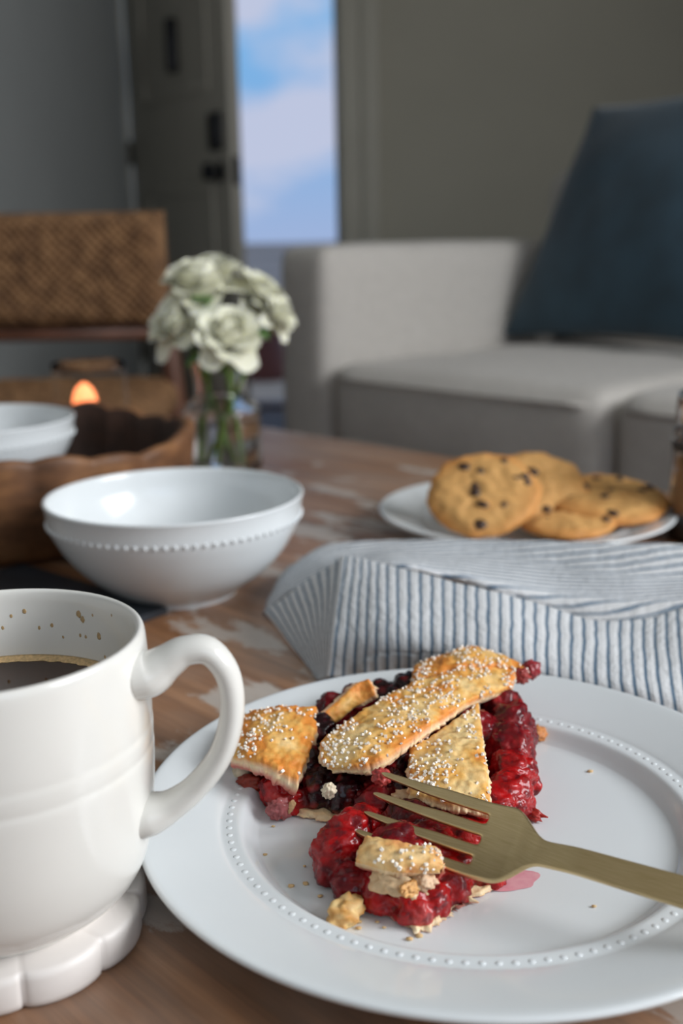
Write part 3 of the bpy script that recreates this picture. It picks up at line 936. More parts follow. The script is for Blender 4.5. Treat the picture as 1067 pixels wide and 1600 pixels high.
backp = [
    [(p[0], p[1] + .008, TT + .003) for p in crest],
    crest,
    [(-0.0422, 0.6184, 0.4300), (-0.0162, 0.6020, 0.4520), (0.0248, 0.6020, 0.4560), (0.0708, 0.6054, 0.4510), (0.1142, 0.5916, 0.4480), (0.1550, 0.5749, 0.4470), (0.1918, 0.5680, 0.4470), (0.2325, 0.5586, 0.4470)],
    [(-0.0471, 0.5936, 0.4230), (-0.0239, 0.5759, 0.4450), (0.0225, 0.5462, 0.4660), (0.0654, 0.5578, 0.4540), (0.1090, 0.5625, 0.4420), (0.1511, 0.5579, 0.4360), (0.1884, 0.5552, 0.4370), (0.2290, 0.5476, 0.4370)],
    [(-0.0462, 0.5907, 0.4220), (-0.0229, 0.5772, 0.4430), (0.0225, 0.5466, 0.4630), (0.0668, 0.5691, 0.4440), (0.1085, 0.5579, 0.4300), (0.1486, 0.5462, 0.4260), (0.1849, 0.5421, 0.4250), (0.2263, 0.5378, 0.4240)],
]
nk = cloth('napkin', [(side, 40, 50, -.09, 0.0, 0, .0012, 0.0, .0009), (front, 140, 50, 0.0, 0.0, 0, .0012, 0.0, .0010), (backp, 120, 60, 0.0, 0.0, .22, .0012, 5.0, .0010)], MAT['cloth'])
tag(nk, 'white napkin with thin blue stripes folded behind the pie plate', 'napkin')

# ================================================================== cookies
def make_cookie(label, loc, R, H, tilt, seed, chips):
    t = thing('cookie', label, 'cookie', loc, 0, 'chocolate chip cookies on the plate')
    t.rotation_euler = tilt
    rnd = random.Random(seed)
    prof = [(0, 0), (.5 * R, 0), (.88 * R, .001), (.97 * R, .25 * H), (1.0 * R, .45 * H), (.96 * R, .66 * H), (.85 * R, .82 * H), (.65 * R, .93 * H), (.4 * R, .98 * H), (.2 * R, H), (0, H)]
    vs, fs = lathe(smooth_profile(prof, 4), 72)
    cols = []
    for i, v in enumerate(vs):
        p = Vector(v)
        q = p * 60 + Vector((seed * 3.3, seed, 0))
        d = 0.0016 * noise.noise(q) + 0.0011 * noise.noise(q * 2.7)
        rr = math.hypot(p.x, p.y)
        up_ = max(0, min(1, p.z / H))
        p += Vector((p.x / R, p.y / R, up_ * 1.3)) * d * (1 if up_ > .05 else .4)
        vs[i] = p
        nz = noise.noise(q * .8 + Vector((9, 0, 0)))
        edge = max(0, (rr / R - .72) / .28)
        c = lerp3((.74, .40, .13), (.66, .27, .06), min(1, max(0, edge * .9 + nz * .5)))
        if up_ < .3:
            c = lerp3(c, (.60, .22, .045), .6)
        cols.append(c)
    body = mesh('body', vs, fs, MAT['cookie'], t, recalc=True)
    set_colors(body.data, cols)
    chip = ico('chocolate_chip', .0045, 2, (1, 1, .6), .3, 2.0, seed)
    for k in range(chips):
        a = rnd.uniform(0, 6.28); q = R * .85 * math.sqrt(rnd.random())
        o = new_obj('chocolate_chip', chip, None, t)
        o.location = (q * math.cos(a), q * math.sin(a), H * (1.0 - .25 * (q / R) ** 3) - .001)
        o.rotation_euler = (0, 0, rnd.uniform(0, 6)); s_ = rnd.uniform(.6, 1.15); o.scale = (s_, s_ * rnd.uniform(.7, 1.1), s_)
    chip.materials.append(MAT['chip'])
    return t
CP = Vector((0.1383, 0.7728, TT))
make_cookie('large chocolate chip cookie tilted up at the front of the pile', (0.1021, 0.7387, 0.4530), .0400, .0135, (math.radians(33), math.radians(-10), 0), 1, 12)
make_cookie('chocolate chip cookie half hidden behind the large tilted cookie', (0.1486, 0.7729, 0.4485), .0395, .0125, (math.radians(31), math.radians(4), .1), 2, 7)
make_cookie('chocolate chip cookie lying flattest at the edge beside the jar', (0.1973, 0.7656, 0.4400), .0450, .0125, (math.radians(9), math.radians(-1), 0.1), 3, 7)
make_cookie('small cookie lying in front, lowest on the plate', (0.1614, 0.7329, 0.4330), .0350, .0100, (math.radians(3), math.radians(-1), 0.1), 4, 6)

# ================================================================== jar at the plate's far side
jr = thing('spice_jar', 'slim glass jar with silver lid and dark label beside the cookies', 'jar', (0.2610, 0.7440, TT))
vs, fs = lathe(smooth_profile([(0, .0005), (.019, .0005), (.0215, .002), (.0222, .006), (.0222, .074), (.020, .082), (.0185, .086), (.0185, .094), (.0165, .094), (.0165, .086), (.0195, .072), (.0195, .006), (.017, .004), (0, .004)], 3), 48)
mesh('glass_body', vs, fs, MAT['glass'], jr, recalc=True)
vs, fs = lathe([(0, .0045), (.0185, .0045), (.019, .006), (.019, .060), (0, .060)], 40)
mesh('spice', vs, fs, MAT['amber'], jr, recalc=True)
vs, fs = lathe([(.0224, .004), (.0226, .004), (.0226, .020), (.0224, .020)], 48)
mesh('label_band', vs, fs, MAT['dark_band'], jr, recalc=True)
vs, fs = lathe([(.0224, .066), (.0226, .066), (.0226, .072), (.0224, .072)], 48)
mesh('label_band', vs, fs, MAT['dark_band'], jr, recalc=True)
vs, fs = lathe([(0, .108), (.018, .108), (.0205, .106), (.0208, .103), (.0208, .0865), (.0188, .0865), (.0188, .1), (0, .1)], 48)
mesh('lid', vs, fs, MAT['chrome'], jr, recalc=True)

# ================================================================== candle
cd = thing('votive_candle', 'lit candle in a clear glass behind the wooden bowl', 'candle', (-0.243, 1.030, TT))
vs, fs = lathe(smooth_profile([(0, 0), (.030, 0), (.033, .002), (.0350, .012), (.0352, .100), (.0351, .1012), (.0345, .1010), (.0338, .012), (.028, .007), (0, .007)], 3), 64)
mesh('glass', vs, fs, MAT['thin_glass'], cd, recalc=True)
vs, fs = lathe([(0, .0075), (.0315, .0075), (.0318, .012), (.0322, .050), (.029, .0515), (0, .050)], 48)
mesh('wax', vs, fs, MAT['wax'], cd, recalc=True)
vs, fs = tube([(-.006, 0, .049), (-.0065, 0, .056), (-.006, 0, .060)], .0009, 8)
mesh('wick', vs, fs, MAT['dark_band'], cd)
vs, fs = lathe(smooth_profile([(0, .0525), (.009, .0535), (.0118, .060), (.0118, .070), (.0090, .080), (.004, .086), (0, .088)], 4), 24)
fl = mesh('flame', [(v[0] - .006, v[1], v[2]) for v in vs], fs, MAT['flame'], cd, recalc=True)

# ================================================================== vase and roses
VC = Vector((-0.1165, 1.030, TT))
vz = thing('glass_vase', 'clear glass bottle vase holding the white roses', 'vase', VC)
vs, fs = lathe(smooth_profile([(0, 0), (.033, 0), (.0375, .002), (.0385, .008), (.0385, .052), (.0375, .060), (.031, .069), (.0255, .074), (.0250, .082), (.0262, .096), (.0285, .106), (.0285, .1085), (.0268, .1080), (.0240, .096), (.0232, .082), (.0240, .074), (.0292, .067),
                               (.0358, .058), (.0367, .052), (.0367, .011), (.033, .007), (0, .007)], 3), 72)
mesh('glass', vs, fs, MAT['glass'], vz, recalc=True)
vs, fs = lathe([(0, .0073), (.033, .0060), (.0374, .0115), (.0374, .0520), (.0366, .0580), (0, .0580)], 64)
mesh('water', vs, fs, MAT['water'], vz, recalc=True)

def petal_mesh(name, L, W, curl, cup):
    N, Mv = 10, 10
    vs, fs = [], []
    for j in range(Mv + 1):
        t = j / Mv
        w = W * math.sin(math.pi * min(1, .12 + .60 * t)) ** .8 * (1 - .25 * max(0, t - .8) / .2)
        for i in range(N + 1):
            s_ = 2 * i / N - 1
            x = w * s_
            z = L * t
            # cup around the axis, outward curl at the lip
            y = -cup * (s_ * s_) * w + curl * max(0, t - .55) ** 2 * L * 2.5 + .22 * L * math.sin(math.pi * t * .7)
            vs.append((x, y, z))
    for j in range(Mv):
        for i in range(N):
            a = j * (N + 1) + i
            fs.append((a, a + 1, a + N + 2, a + N + 1))
    me = bpy.data.meshes.new(name)
    me.from_pydata(vs, [], fs)
    me.polygons.foreach_set('use_smooth', [True] * len(me.polygons))
    me.materials.append(MAT['petal'])
    return me
PET = [petal_mesh('petal', .034, .011, -.2, .75), petal_mesh('petal', .037, .017, .3, .62), petal_mesh('petal', .037, .021, .9, .45), petal_mesh('petal', .034, .022, 1.6, .3)]
SEP = petal_mesh('sepal', .022, .004, 1.2, .3); SEP.materials.clear(); SEP.materials.append(MAT['leaf'])

def make_rose(label, head, axis, size, stem_end, seed):
    rnd = random.Random(seed)
    head = Vector(head); axis = Vector(axis).normalized()
    t = thing('white_rose', label, 'rose', head, 0, 'white roses in the vase')
    q = axis.to_track_quat('Z', 'Y').to_matrix().to_4x4()
    def put(name, me, ang, tilt, r0, dz, sc):
        o = new_obj(name, me, None, t)
        M_ = q @ Matrix.Rotation(ang, 4, 'Z') @ Matrix.Translation((0, r0, dz)) @ Matrix.Rotation(-tilt, 4, 'X') @ Matrix.Scale(sc, 4)
        o.matrix_local = M_
    a = rnd.uniform(0, 6)
    for ring, (cnt, me, tilt, r0, dz, sc) in enumerate(((2, PET[0], -.26, .0, .008, .80), (3, PET[0], -.20, .0005, .007, .90), (4, PET[1], -.06, .002, .003, .95), (5, PET[1], .06, .004, .001, .98), (5, PET[2], .20, .005, .0, 1.0), (6, PET[2], .40, .006, -.001, 1.0), (5, PET[3], .72, .006, -.002, .92))):
        for k in range(cnt):
            put('petal', me, a + 6.283 * k / cnt + rnd.uniform(-.15, .15), tilt + rnd.uniform(-.08, .08), r0 * size, dz * size, sc * size * rnd.uniform(.94, 1.05))
        a += .7
    for k in range(5):
        put('sepal', SEP, 1.2566 * k + .3, 1.75, .004 * size, -.004, size)
    se = Vector(stem_end) - head
    base = -axis * .004
    midp = base + (se - base) * .35 - axis * .006
    vs, fs = tube([base, midp, se], [.0026, .0024, .0024], 10, n=20)
    mesh('stem', vs, fs, MAT['stem'], t)
    # calyx
    o = new_obj('calyx', ico('calyx', .0065 * size, 2, (1, 1, .9)), MAT['leaf'], t)
    o.location = -axis * .004
    return t
zb = TT + .0105
make_rose('largest white rose, at the top of the bunch', (-0.1277, 1.0350, 0.5860), (-.15, -.32, 1), .98, (VC.x - .016, VC.y + .006, zb), 1)
make_rose('white rose facing forward at the centre front of the bunch', (-0.1046, 0.9950, 0.5440), (.22, -.70, .80), .80, (VC.x + .014, VC.y + .004, zb), 2)
make_rose('white rose leaning out over the sofa side of the vase', (-0.0830, 1.0400, 0.5753), (.70, -.20, .80), .82, (VC.x - .004, VC.y - .014, zb), 3)
make_rose('white rose lowest on the chair side of the bunch', (-0.1463, 1.0150, 0.5538), (-.60, -.45, .80), .74, (VC.x + .006, VC.y + .016, zb), 4)
make_rose('small half open white bud under the outer rose', (-0.0629, 1.0100, 0.5659), (.8, -.3, .6), .50, (VC.x - .012, VC.y - .008, zb), 5)
# leaves tucked between the blooms
def leaf(loc, rot, s_, label):
    N = 8
    vs, fs = [], []
    for j in range(N + 1):
        t = j / N
        w = .011 * math.sin(math.pi * t ** .85)
        for i in range(5):
            u = i / 2 - 1
            vs.append((w * u * s_, .034 * t * s_, (.003 * abs(u) - .008 * t * t) * s_))
    for j in range(N):
        for i in range(4):
            a = j * 5 + i
            fs.append((a, a + 1, a + 6, a + 5))
    o = mesh('rose_leaf', vs, fs, MAT['leaf'])
    sm = o.modifiers.new('thick', 'SOLIDIFY'); sm.thickness = .0006
    o.location = loc; o.rotation_euler = rot
    return tag(o, label, 'leaf', 'rose leaves in the bunch')
leaf((-0.1206, 0.9980, 0.5794), (.5, .2, 2.9), 1.0, 'green rose leaf between the top and front blooms')
leaf((-0.0854, 0.9980, 0.5670), (-.6, .4, 4.2), .8, 'green rose leaf under the outer rose')
leaf((-0.1184, 0.9900, 0.5417), (-.3, .1, 2.2), .9, 'dark green leaf hanging under the front rose at the vase lip')
leaf((-0.0977, 0.9900, 0.5384), (-.5, .1, 3.8), .8, 'pale green leaf beside the vase neck under the front rose')

# ================================================================== the slice of pie
pie = thing('pie_slice', 'broken slice of sugared lattice berry pie on the beaded plate', 'pie', (PC.x, PC.y, TT + .0062))
PO = Vector((PC.x, PC.y, TT + .0062))
GOLD, BROWN, PALE, WHITE, PINK = (.88, .47, .11), (.80, .28, .04), (.93, .67, .31), (.94, .79, .58), (.74, .17, .15)

def slab(name, rows, th, nu, nv, seed, brown=.5, pink_low=0.0, parent=pie, rag=.0009, pale_top=0.0, crimp=0.0):
    """A piece of pastry: a patch through control rows, given thickness, rounded and ragged edges."""
    rows = [[Vector(p) - PO for p in r] for r in rows]
    sd_ = Vector((seed * 7.1, seed * 3.7, seed))
    G = [[cr([cr(r, i / nu) for r in rows], j / nv) for i in range(nu + 1)] for j in range(nv + 1)]
    cu = G[0][0] - G[0][nu]; cv = G[0][0] - G[nv][0]
    Lu = sum((G[nv // 2][i + 1] - G[nv // 2][i]).length for i in range(nu))
    Lv = sum((G[j + 1][nu // 2] - G[j][nu // 2]).length for j in range(nv))
    ctr = G[nv // 2][nu // 2]
    # ragged border
    H = [[None] * (nu + 1) for _ in range(nv + 1)]
    NR = [[None] * (nu + 1) for _ in range(nv + 1)]
    for j in range(nv + 1):
        for i in range(nu + 1):
            du = G[j][min(i + 1, nu)] - G[j][max(i - 1, 0)]
            dv = G[min(j + 1, nv)][i] - G[max(j - 1, 0)][i]
            n_ = du.cross(dv)
            n_ = n_.normalized() if n_.length > 1e-14 else Vector((0, 0, 1))
            if n_.z < 0:
                n_ = -n_
            NR[j][i] = n_
            p = G[j][i].copy()
            eu = min(i, nu - i) / nu * Lu; ev = min(j, nv - j) / nv * Lv
            e = min(eu, ev)
            k = max(0.0, 1 - e / .004)
            rg = rag * (noise.noise(p * 420 + sd_) + .7 * noise.noise(p * 1100 + sd_)) * k
            if crimp and ev < .004:
                rg += crimp * math.sin(i / nu * Lu / .0026 * 2 * math.pi) * k
            out = (p - ctr); out.z = 0
            if out.length > 0:
                p += out.normalized() * rg
            H[j][i] = p
    vs, cols, fs = [], [], []
    R_ = min(th * .55, .0028)
    def idx(lay, j, i):
        return lay * (nu + 1) * (nv + 1) + j * (nu + 1) + i
    for lay in (0, 1):
        for j in range(nv + 1):
            for i in range(nu + 1):
                p = H[j][i]; n_ = NR[j][i]
                eu = min(i, nu - i) / nu * Lu; ev = min(j, nv - j) / nv * Lv
                e = min(eu, ev)
                dr = 0.0
                if e < R_:
                    dr = R_ * (1 - math.sqrt(max(0, 1 - ((R_ - e) / R_) ** 2)))
                bumpy = .0009 * noise.noise(p * 160 + sd_) + .0006 * noise.noise(p * 420 + sd_)
                if lay == 0:
                    q = p + n_ * (bumpy - dr * .8)
                    b_ = brown - .22 + .8 * noise.noise(p * 95 + sd_ * 2) + .35 * noise.noise(p * 400 + sd_)
                    b_ += .55 * max(0, 1 - e / .0075)
                    c = lerp3(PALE, GOLD, max(0, min(1, b_ * 1.6))) if b_ < .62 else lerp3(GOLD, BROWN, max(0, min(1, (b_ - .62) * 2.2)))
                    c = lerp3(c, WHITE, pale_top)
                    if e < .0004:
                        c = lerp3(c, WHITE, .5)
                else:
                    q = p - n_ * (th * (1 + .18 * noise.noise(p * 300 + sd_)) - dr * .35)
                    c = lerp3(WHITE, PINK, max(0, min(1, pink_low + .5 * noise.noise(p * 200 + sd_))))
                q.z = max(q.z, .0004)
                vs.append(q); cols.append(c)
    for j in range(nv):
        for i in range(nu):
            fs.append((idx(0, j, i), idx(0, j, i + 1), idx(0, j + 1, i + 1), idx(0, j + 1, i)))
            fs.append((idx(1, j, i), idx(1, j + 1, i), idx(1, j + 1, i + 1), idx(1, j, i + 1)))
    rim = [(0, i) for i in range(nu)] + [(j, nu) for j in range(nv)] + [(nv, nu - i) for i in range(nu)] + [(nv - j, 0) for j in range(nv)]
    M_ = 5
    prev = [idx(0, j, i) for j, i in rim]
    last = [idx(1, j, i) for j, i in rim]
    for m_ in range(1, M_ + 1):
        if m_ < M_:
            cur = []
            f = m_ / M_
            for k, (j, i) in enumerate(rim):
                a, b_ = Vector(vs[idx(0, j, i)]), Vector(vs[idx(1, j, i)])
                p = a.lerp(b_, f)
                out = p - ctr; out.z = 0
                out = out.normalized() if out.length > 0 else out
                p += out * (rag * 1.0 * noise.noise(p * 500 + sd_) + .0006 * noise.noise(p * 1300 + sd_) + .0008 * math.sin(f * math.pi))
                p.z = max(p.z, .0004)
                vs.append(p)
                c = lerp3(WHITE, PALE, .5 + .5 * noise.noise(p * 300 + sd_))
                c = lerp3(c, PINK, max(0, min(1, (f - .15) * 1.7 * pink_low + .3 * pink_low * noise.noise(p * 160 + sd_))))
                cols.append(c)
                cur.append(len(vs) - 1)
        else:
            cur = last
        for k in range(len(rim)):
            k2 = (k + 1) % len(rim)
            fs.append((prev[k], cur[k], cur[k2], prev[k2]))
        prev = cur
    o = mesh(name, vs, fs, MAT['crust'], parent, recalc=True)
    set_colors(o.data, cols)
    top = [(Vector(vs[idx(0, j, i)]), NR[j][i]) for j in range(1, nv) for i in range(1, nu)]
    return o, top

def sugar(parent, top, count, seed, smin=.00048, smax=.00088, patchy=.1):
    rnd = random.Random(seed)
    cube = [Vector(c) for c in ((-1, -1, -1), (1, -1, -1), (1, 1, -1), (-1, 1, -1), (-1, -1, 1), (1, -1, 1), (1, 1, 1), (-1, 1, 1))]
    cf_ = [(0, 3, 2, 1), (4, 5, 6, 7), (0, 1, 5, 4), (1, 2, 6, 5), (2, 3, 7, 6), (3, 0, 4, 7)]
    vs, fs = [], []
    tries = 0
    while len(fs) < count * 6 and tries < count * 12:
        tries += 1
        p, n_ = rnd.choice(top)
        if noise.noise(p * 75 + Vector((seed, 0, 3))) + rnd.uniform(-.35, .35) < patchy + .10:
            continue
        r_ = rnd.uniform(smin, smax)
        R3 = Euler((rnd.uniform(0, 6), rnd.uniform(0, 6), rnd.uniform(0, 6))).to_matrix()
        sc = (rnd.uniform(.6, 1), rnd.uniform(.6, 1), rnd.uniform(.6, 1))
        k = len(vs)
        j_ = Vector((rnd.uniform(-1, 1), rnd.uniform(-1, 1), 0)) * .0003
        for c in cube:
            vs.append(p + j_ + n_ * r_ * rnd.uniform(.25, .5) + R3 @ Vector((c.x * sc[0], c.y * sc[1], c.z * sc[2])) * r_ * .72)
        fs += [tuple(q + k for q in f) for f in cf_]
    o = mesh('sugar_crystals', vs, fs, MAT['sugar'], parent, smooth=False)
    o['kind'] = 'stuff'
    return o

# bottom crust
slab('bottom_crust', [[(-0.0361, 0.3871, 0.4292), (-0.0109, 0.4181, 0.4295), (0.0284, 0.4293, 0.4295), (0.0777, 0.4177, 0.4295)],
                      [(-0.0310, 0.3683, 0.4292), (-0.0077, 0.3755, 0.4295), (0.0249, 0.3769, 0.4295), (0.0723, 0.3778, 0.4295)],
                      [(-0.0228, 0.3558, 0.4285), (-0.0037, 0.3455, 0.4288), (0.0224, 0.3391, 0.4295), (0.0666, 0.3482, 0.4290)]], .0026, 90, 50, 11, .15, .5, rag=.0016, pale_top=.5)
slab('bottom_crust', [[(-0.0050, 0.3362, 0.4292), (0.0221, 0.3348, 0.4295), (0.0542, 0.3301, 0.4292)],
                      [(-0.0033, 0.3067, 0.4290), (0.0199, 0.3020, 0.4295), (0.0492, 0.3069, 0.4288)],
                      [(0.0114, 0.2972, 0.4285), (0.0216, 0.2825, 0.4280), (0.0347, 0.2951, 0.4285)]], .0026, 70, 60, 12, .15, .7, rag=.0018, pale_top=.5)

# filling: lumps of cooked berries fused into one glossy mass
RED, DKR, DRK, PNK = (.46, .004, .005), (.20, .003, .008), (.014, .002, .003), (.66, .09, .08)
BL_ = [
    ((-0.0365, 0.3770, 0.4320), .0060, RED), ((-0.0263, 0.3601, 0.4325), .0075, RED), ((-0.0304, 0.3809, 0.4340), .0100, RED), ((-0.0174, 0.3706, 0.4350), .0105, DRK), ((-0.0123, 0.3916, 0.4380), .0110, DRK), ((-0.0051, 0.4134, 0.4390), .0095, DKR),
    ((0.0048, 0.4249, 0.4380), .0090, DKR), ((0.0172, 0.4300, 0.4370), .0095, DRK), ((-0.0099, 0.3591, 0.4330), .0095, DRK), ((-0.0003, 0.3564, 0.4330), .0090, DRK), ((0.0048, 0.3705, 0.4360), .0105, DRK), ((0.0152, 0.3561, 0.4360), .0100, DRK),
    ((0.0112, 0.3458, 0.4330), .0090, DKR), ((0.0198, 0.3661, 0.4380), .0100, DRK), ((-0.0199, 0.3568, 0.4305), .0060, RED), ((-0.0247, 0.3523, 0.4300), .0042, PNK),
    ((0.0212, 0.3991, 0.4380), .0120, DRK), ((0.0380, 0.4106, 0.4380), .0120, DKR), ((0.0404, 0.3817, 0.4350), .0125, RED), ((0.0288, 0.3623, 0.4340), .0115, DRK), ((0.0427, 0.3569, 0.4340), .0115, DKR), ((0.0518, 0.3920, 0.4380), .0120, DKR),
    ((0.0657, 0.4106, 0.4410), .0092, DKR), ((0.0683, 0.3981, 0.4390), .0100, DKR), ((0.0649, 0.3812, 0.4370), .0105, DKR), ((0.0629, 0.3642, 0.4355), .0105, RED), ((0.0597, 0.3510, 0.4335), .0100, RED), ((0.0533, 0.3443, 0.4330), .0085, RED),
    ((0.0642, 0.3511, 0.4300), .0065, RED), ((0.0711, 0.4015, 0.4330), .0085, DKR), ((0.0673, 0.3784, 0.4320), .0085, RED), ((0.0642, 0.4246, 0.4430), .0090, DKR), ((0.0555, 0.4333, 0.4430), .0100, DKR), ((0.0428, 0.4334, 0.4420), .0100, DRK), ((0.0290, 0.4295, 0.4400), .0100, DRK),
    ((-0.0032, 0.3158, 0.4330), .0100, RED), ((0.0006, 0.3214, 0.4360), .0100, RED), ((0.0067, 0.3320, 0.4335), .0088, RED), ((-0.0049, 0.3103, 0.4300), .0062, DKR), ((0.0017, 0.3029, 0.4300), .0075, DKR), ((0.0114, 0.2970, 0.4300), .0080, RED),
    ((0.0192, 0.2910, 0.4300), .0075, RED), ((0.0219, 0.2866, 0.4285), .0042, PNK), ((0.0164, 0.3124, 0.4335), .0120, DKR), ((0.0255, 0.3199, 0.4330), .0115, DKR), ((0.0332, 0.3105, 0.4320), .0105, RED), ((0.0413, 0.3104, 0.4300), .0085, RED),
    ((0.0472, 0.3074, 0.4290), .0050, RED), ((0.0322, 0.3009, 0.4300), .0080, RED), ((0.0258, 0.2932, 0.4300), .0070, RED), ((0.0220, 0.3323, 0.4335), .0110, DRK), ((0.0338, 0.3336, 0.4320), .0105, DKR), ((0.0415, 0.3267, 0.4310), .0095, RED), ((0.0502, 0.3331, 0.4300), .0090, RED),
    ((0.0598, 0.3439, 0.4285), .0050, RED)]
bm = bmesh.new()
rnd = random.Random(9)
CEN = []
def add_blob(c, r_, col):
    mt = Matrix.Translation(c) @ Euler((rnd.uniform(0, 6), rnd.uniform(0, 6), rnd.uniform(0, 6))).to_matrix().to_4x4() @ Matrix.Diagonal((r_, r_ * rnd.uniform(.8, 1), r_ * rnd.uniform(.8, 1), 1))
    bmesh.ops.create_icosphere(bm, subdivisions=3, radius=1.0, matrix=mt)
    CEN.append((c, r_, col))
for c, r_, col in BL_:
    c = Vector(c) - PO
    add_blob(c, r_ * .98, col)
    for k in range(2):      # smaller berries and shreds studding each lump
        d = Vector((rnd.gauss(0, 1), rnd.gauss(0, 1), rnd.gauss(.4, 1))).normalized()
        add_blob(c + d * r_ * .80, r_ * rnd.uniform(.22, .36), lerp3(col, rnd.choice((RED, DKR, DRK, RED)), .45))
tmp = bpy.data.meshes.new('filling_raw')
bm.to_mesh(tmp); bm.free()
to = new_obj('filling_raw', tmp)
rm = to.modifiers.new('remesh', 'REMESH'); rm.mode = 'VOXEL'; rm.voxel_size = .0008; rm.use_smooth_shade = True
smo = to.modifiers.new('melt', 'SMOOTH'); smo.factor = .6; smo.iterations = 12
dg = bpy.context.evaluated_depsgraph_get()
fm = bpy.data.meshes.new_from_object(to.evaluated_get(dg))
bpy.data.objects.remove(to)
fm.name = 'filling'
cols = []
import bisect
grid_c = {}
for c, r_, col in CEN:
    grid_c.setdefault((int(c.x // .015), int(c.y // .015)), []).append((c, r_, col))
fm.calc_loop_triangles()
nrm = [v.normal.copy() for v in fm.vertices]
for v, n_ in zip(fm.vertices, nrm):
    p = v.co.copy()
    st = Vector((p.x * 150, p.y * 330, p.z * 420))
    d = .0014 * noise.noise(p * 190) + .0016 * abs(noise.noise(st)) + .0006 * noise.noise(p * 700)
    q = p + n_ * d
    q.z = max(q.z, .0009)
    v.co = q
    gx, gy = int(p.x // .015), int(p.y // .015)
    W_, acc = 1e-9, [0, 0, 0]
    for ax in (gx - 1, gx, gx + 1):
        for ay in (gy - 1, gy, gy + 1):
            for c, r_, col in grid_c.get((ax, ay), ()):
                w = 1.0 / (((p - c).length / r_) ** 6 + .05)
                W_ += w
                for k in range(3):
                    acc[k] += col[k] * w
    c = [a / W_ for a in acc]
    s_ = noise.noise(p * 300 + Vector((3, 1, 8)))
    if s_ > .1:
        c = lerp3(c, (.60, .03, .03), (s_ - .1) * .9)
    if s_ < -.25:
        c = lerp3(c, (.06, .006, .012), .6)
    cols.append(c)
fm.polygons.foreach_set('use_smooth', [True] * len(fm.polygons))
fo = new_obj('filling', fm, MAT['filling'], pie)
set_colors(fm, cols)

# pastry pieces of the lattice lid
o, top = slab('lattice_strip', [[(-0.0436, 0.3983, 0.4470), (-0.0257, 0.3980, 0.4510), (-0.0109, 0.4006, 0.4490)], [(-0.0436, 0.3774, 0.4480), (-0.0268, 0.3716, 0.4505), (-0.0113, 0.3761, 0.4475)], [(-0.0442, 0.3662, 0.4450), (-0.0296, 0.3552, 0.4462), (-0.0175, 0.3500, 0.4425)]], .0085, 76, 60, 1, .95, .8)
sugar(o, top, 150, 1, patchy=-.05)
o, top = slab('lattice_strip', [[(0.0236, 0.3639, 0.4475), (0.0386, 0.3769, 0.4505), (0.0542, 0.3956, 0.4520)], [(0.0224, 0.3459, 0.4475), (0.0383, 0.3483, 0.4495), (0.0515, 0.3548, 0.4490)], [(0.0219, 0.3348, 0.4450), (0.0359, 0.3272, 0.4455), (0.0495, 0.3243, 0.4445)]], .0056, 70, 76, 2, .45, .35, crimp=.0)
sugar(o, top, 190, 2, patchy=-.05)
o, top = slab('lattice_strip', [[(0.0303, 0.4321, 0.4530), (0.0463, 0.4405, 0.4560), (0.0572, 0.4418, 0.4580), (0.0669, 0.4354, 0.4570), (0.0790, 0.4285, 0.4530)], [(0.0287, 0.4198, 0.4540), (0.0433, 0.4246, 0.4570), (0.0550, 0.4279, 0.4590), (0.0666, 0.4279, 0.4570), (0.0791, 0.4227, 0.4530)], [(0.0291, 0.4148, 0.4520), (0.0412, 0.4168, 0.4550), (0.0537, 0.4199, 0.4570), (0.0670, 0.4227, 0.4550), (0.0785, 0.4219, 0.4510)]], .0052, 90, 30, 3, .92, .3)
sugar(o, top, 130, 3, patchy=-.05)
o, top = slab('lattice_strip', [[(-0.0097, 0.3685, 0.4485), (0.0053, 0.3845, 0.4535), (0.0258, 0.4043, 0.4560), (0.0483, 0.4199, 0.4565), (0.0735, 0.4292, 0.4540)],
                                [(-0.0095, 0.3570, 0.4485), (0.0077, 0.3619, 0.4535), (0.0283, 0.3817, 0.4560), (0.0498, 0.4028, 0.4562), (0.0735, 0.4188, 0.4530)],
                                [(-0.0057, 0.3517, 0.4455), (0.0110, 0.3474, 0.4505), (0.0291, 0.3664, 0.4530), (0.0495, 0.3912, 0.4535), (0.0712, 0.4113, 0.4510)]], .0058, 130, 44, 4, .74, .25, crimp=.0002)
sugar(o, top, 430, 4, patchy=-.12)
o, top = slab('lattice_strip', [[(0.0058, 0.3077, 0.4460), (0.0180, 0.3039, 0.4460), (0.0301, 0.3011, 0.4445)], [(0.0029, 0.2995, 0.4460), (0.0164, 0.2931, 0.4470), (0.0300, 0.2923, 0.4450)], [(0.0020, 0.2957, 0.4425), (0.0147, 0.2889, 0.4430), (0.0291, 0.2901, 0.4415)]], .0090, 70, 44, 5, .45, .95, pale_top=.15)
sugar(o, top, 40, 5, patchy=.1)
o, top = slab('crust_edge', [[(-0.0106, 0.3942, 0.4460), (-0.0023, 0.4050, 0.4500), (0.0053, 0.4112, 0.4540), (0.0102, 0.4141, 0.4550)], [(-0.0089, 0.3947, 0.4435), (0.0003, 0.4041, 0.4475), (0.0074, 0.4101, 0.4510), (0.0117, 0.4093, 0.4530)], [(-0.0061, 0.3960, 0.4400), (0.0027, 0.4041, 0.4440), (0.0091, 0.4064, 0.4480), (0.0121, 0.4069, 0.4500)]], .0042, 60, 26, 6, .6, .9)
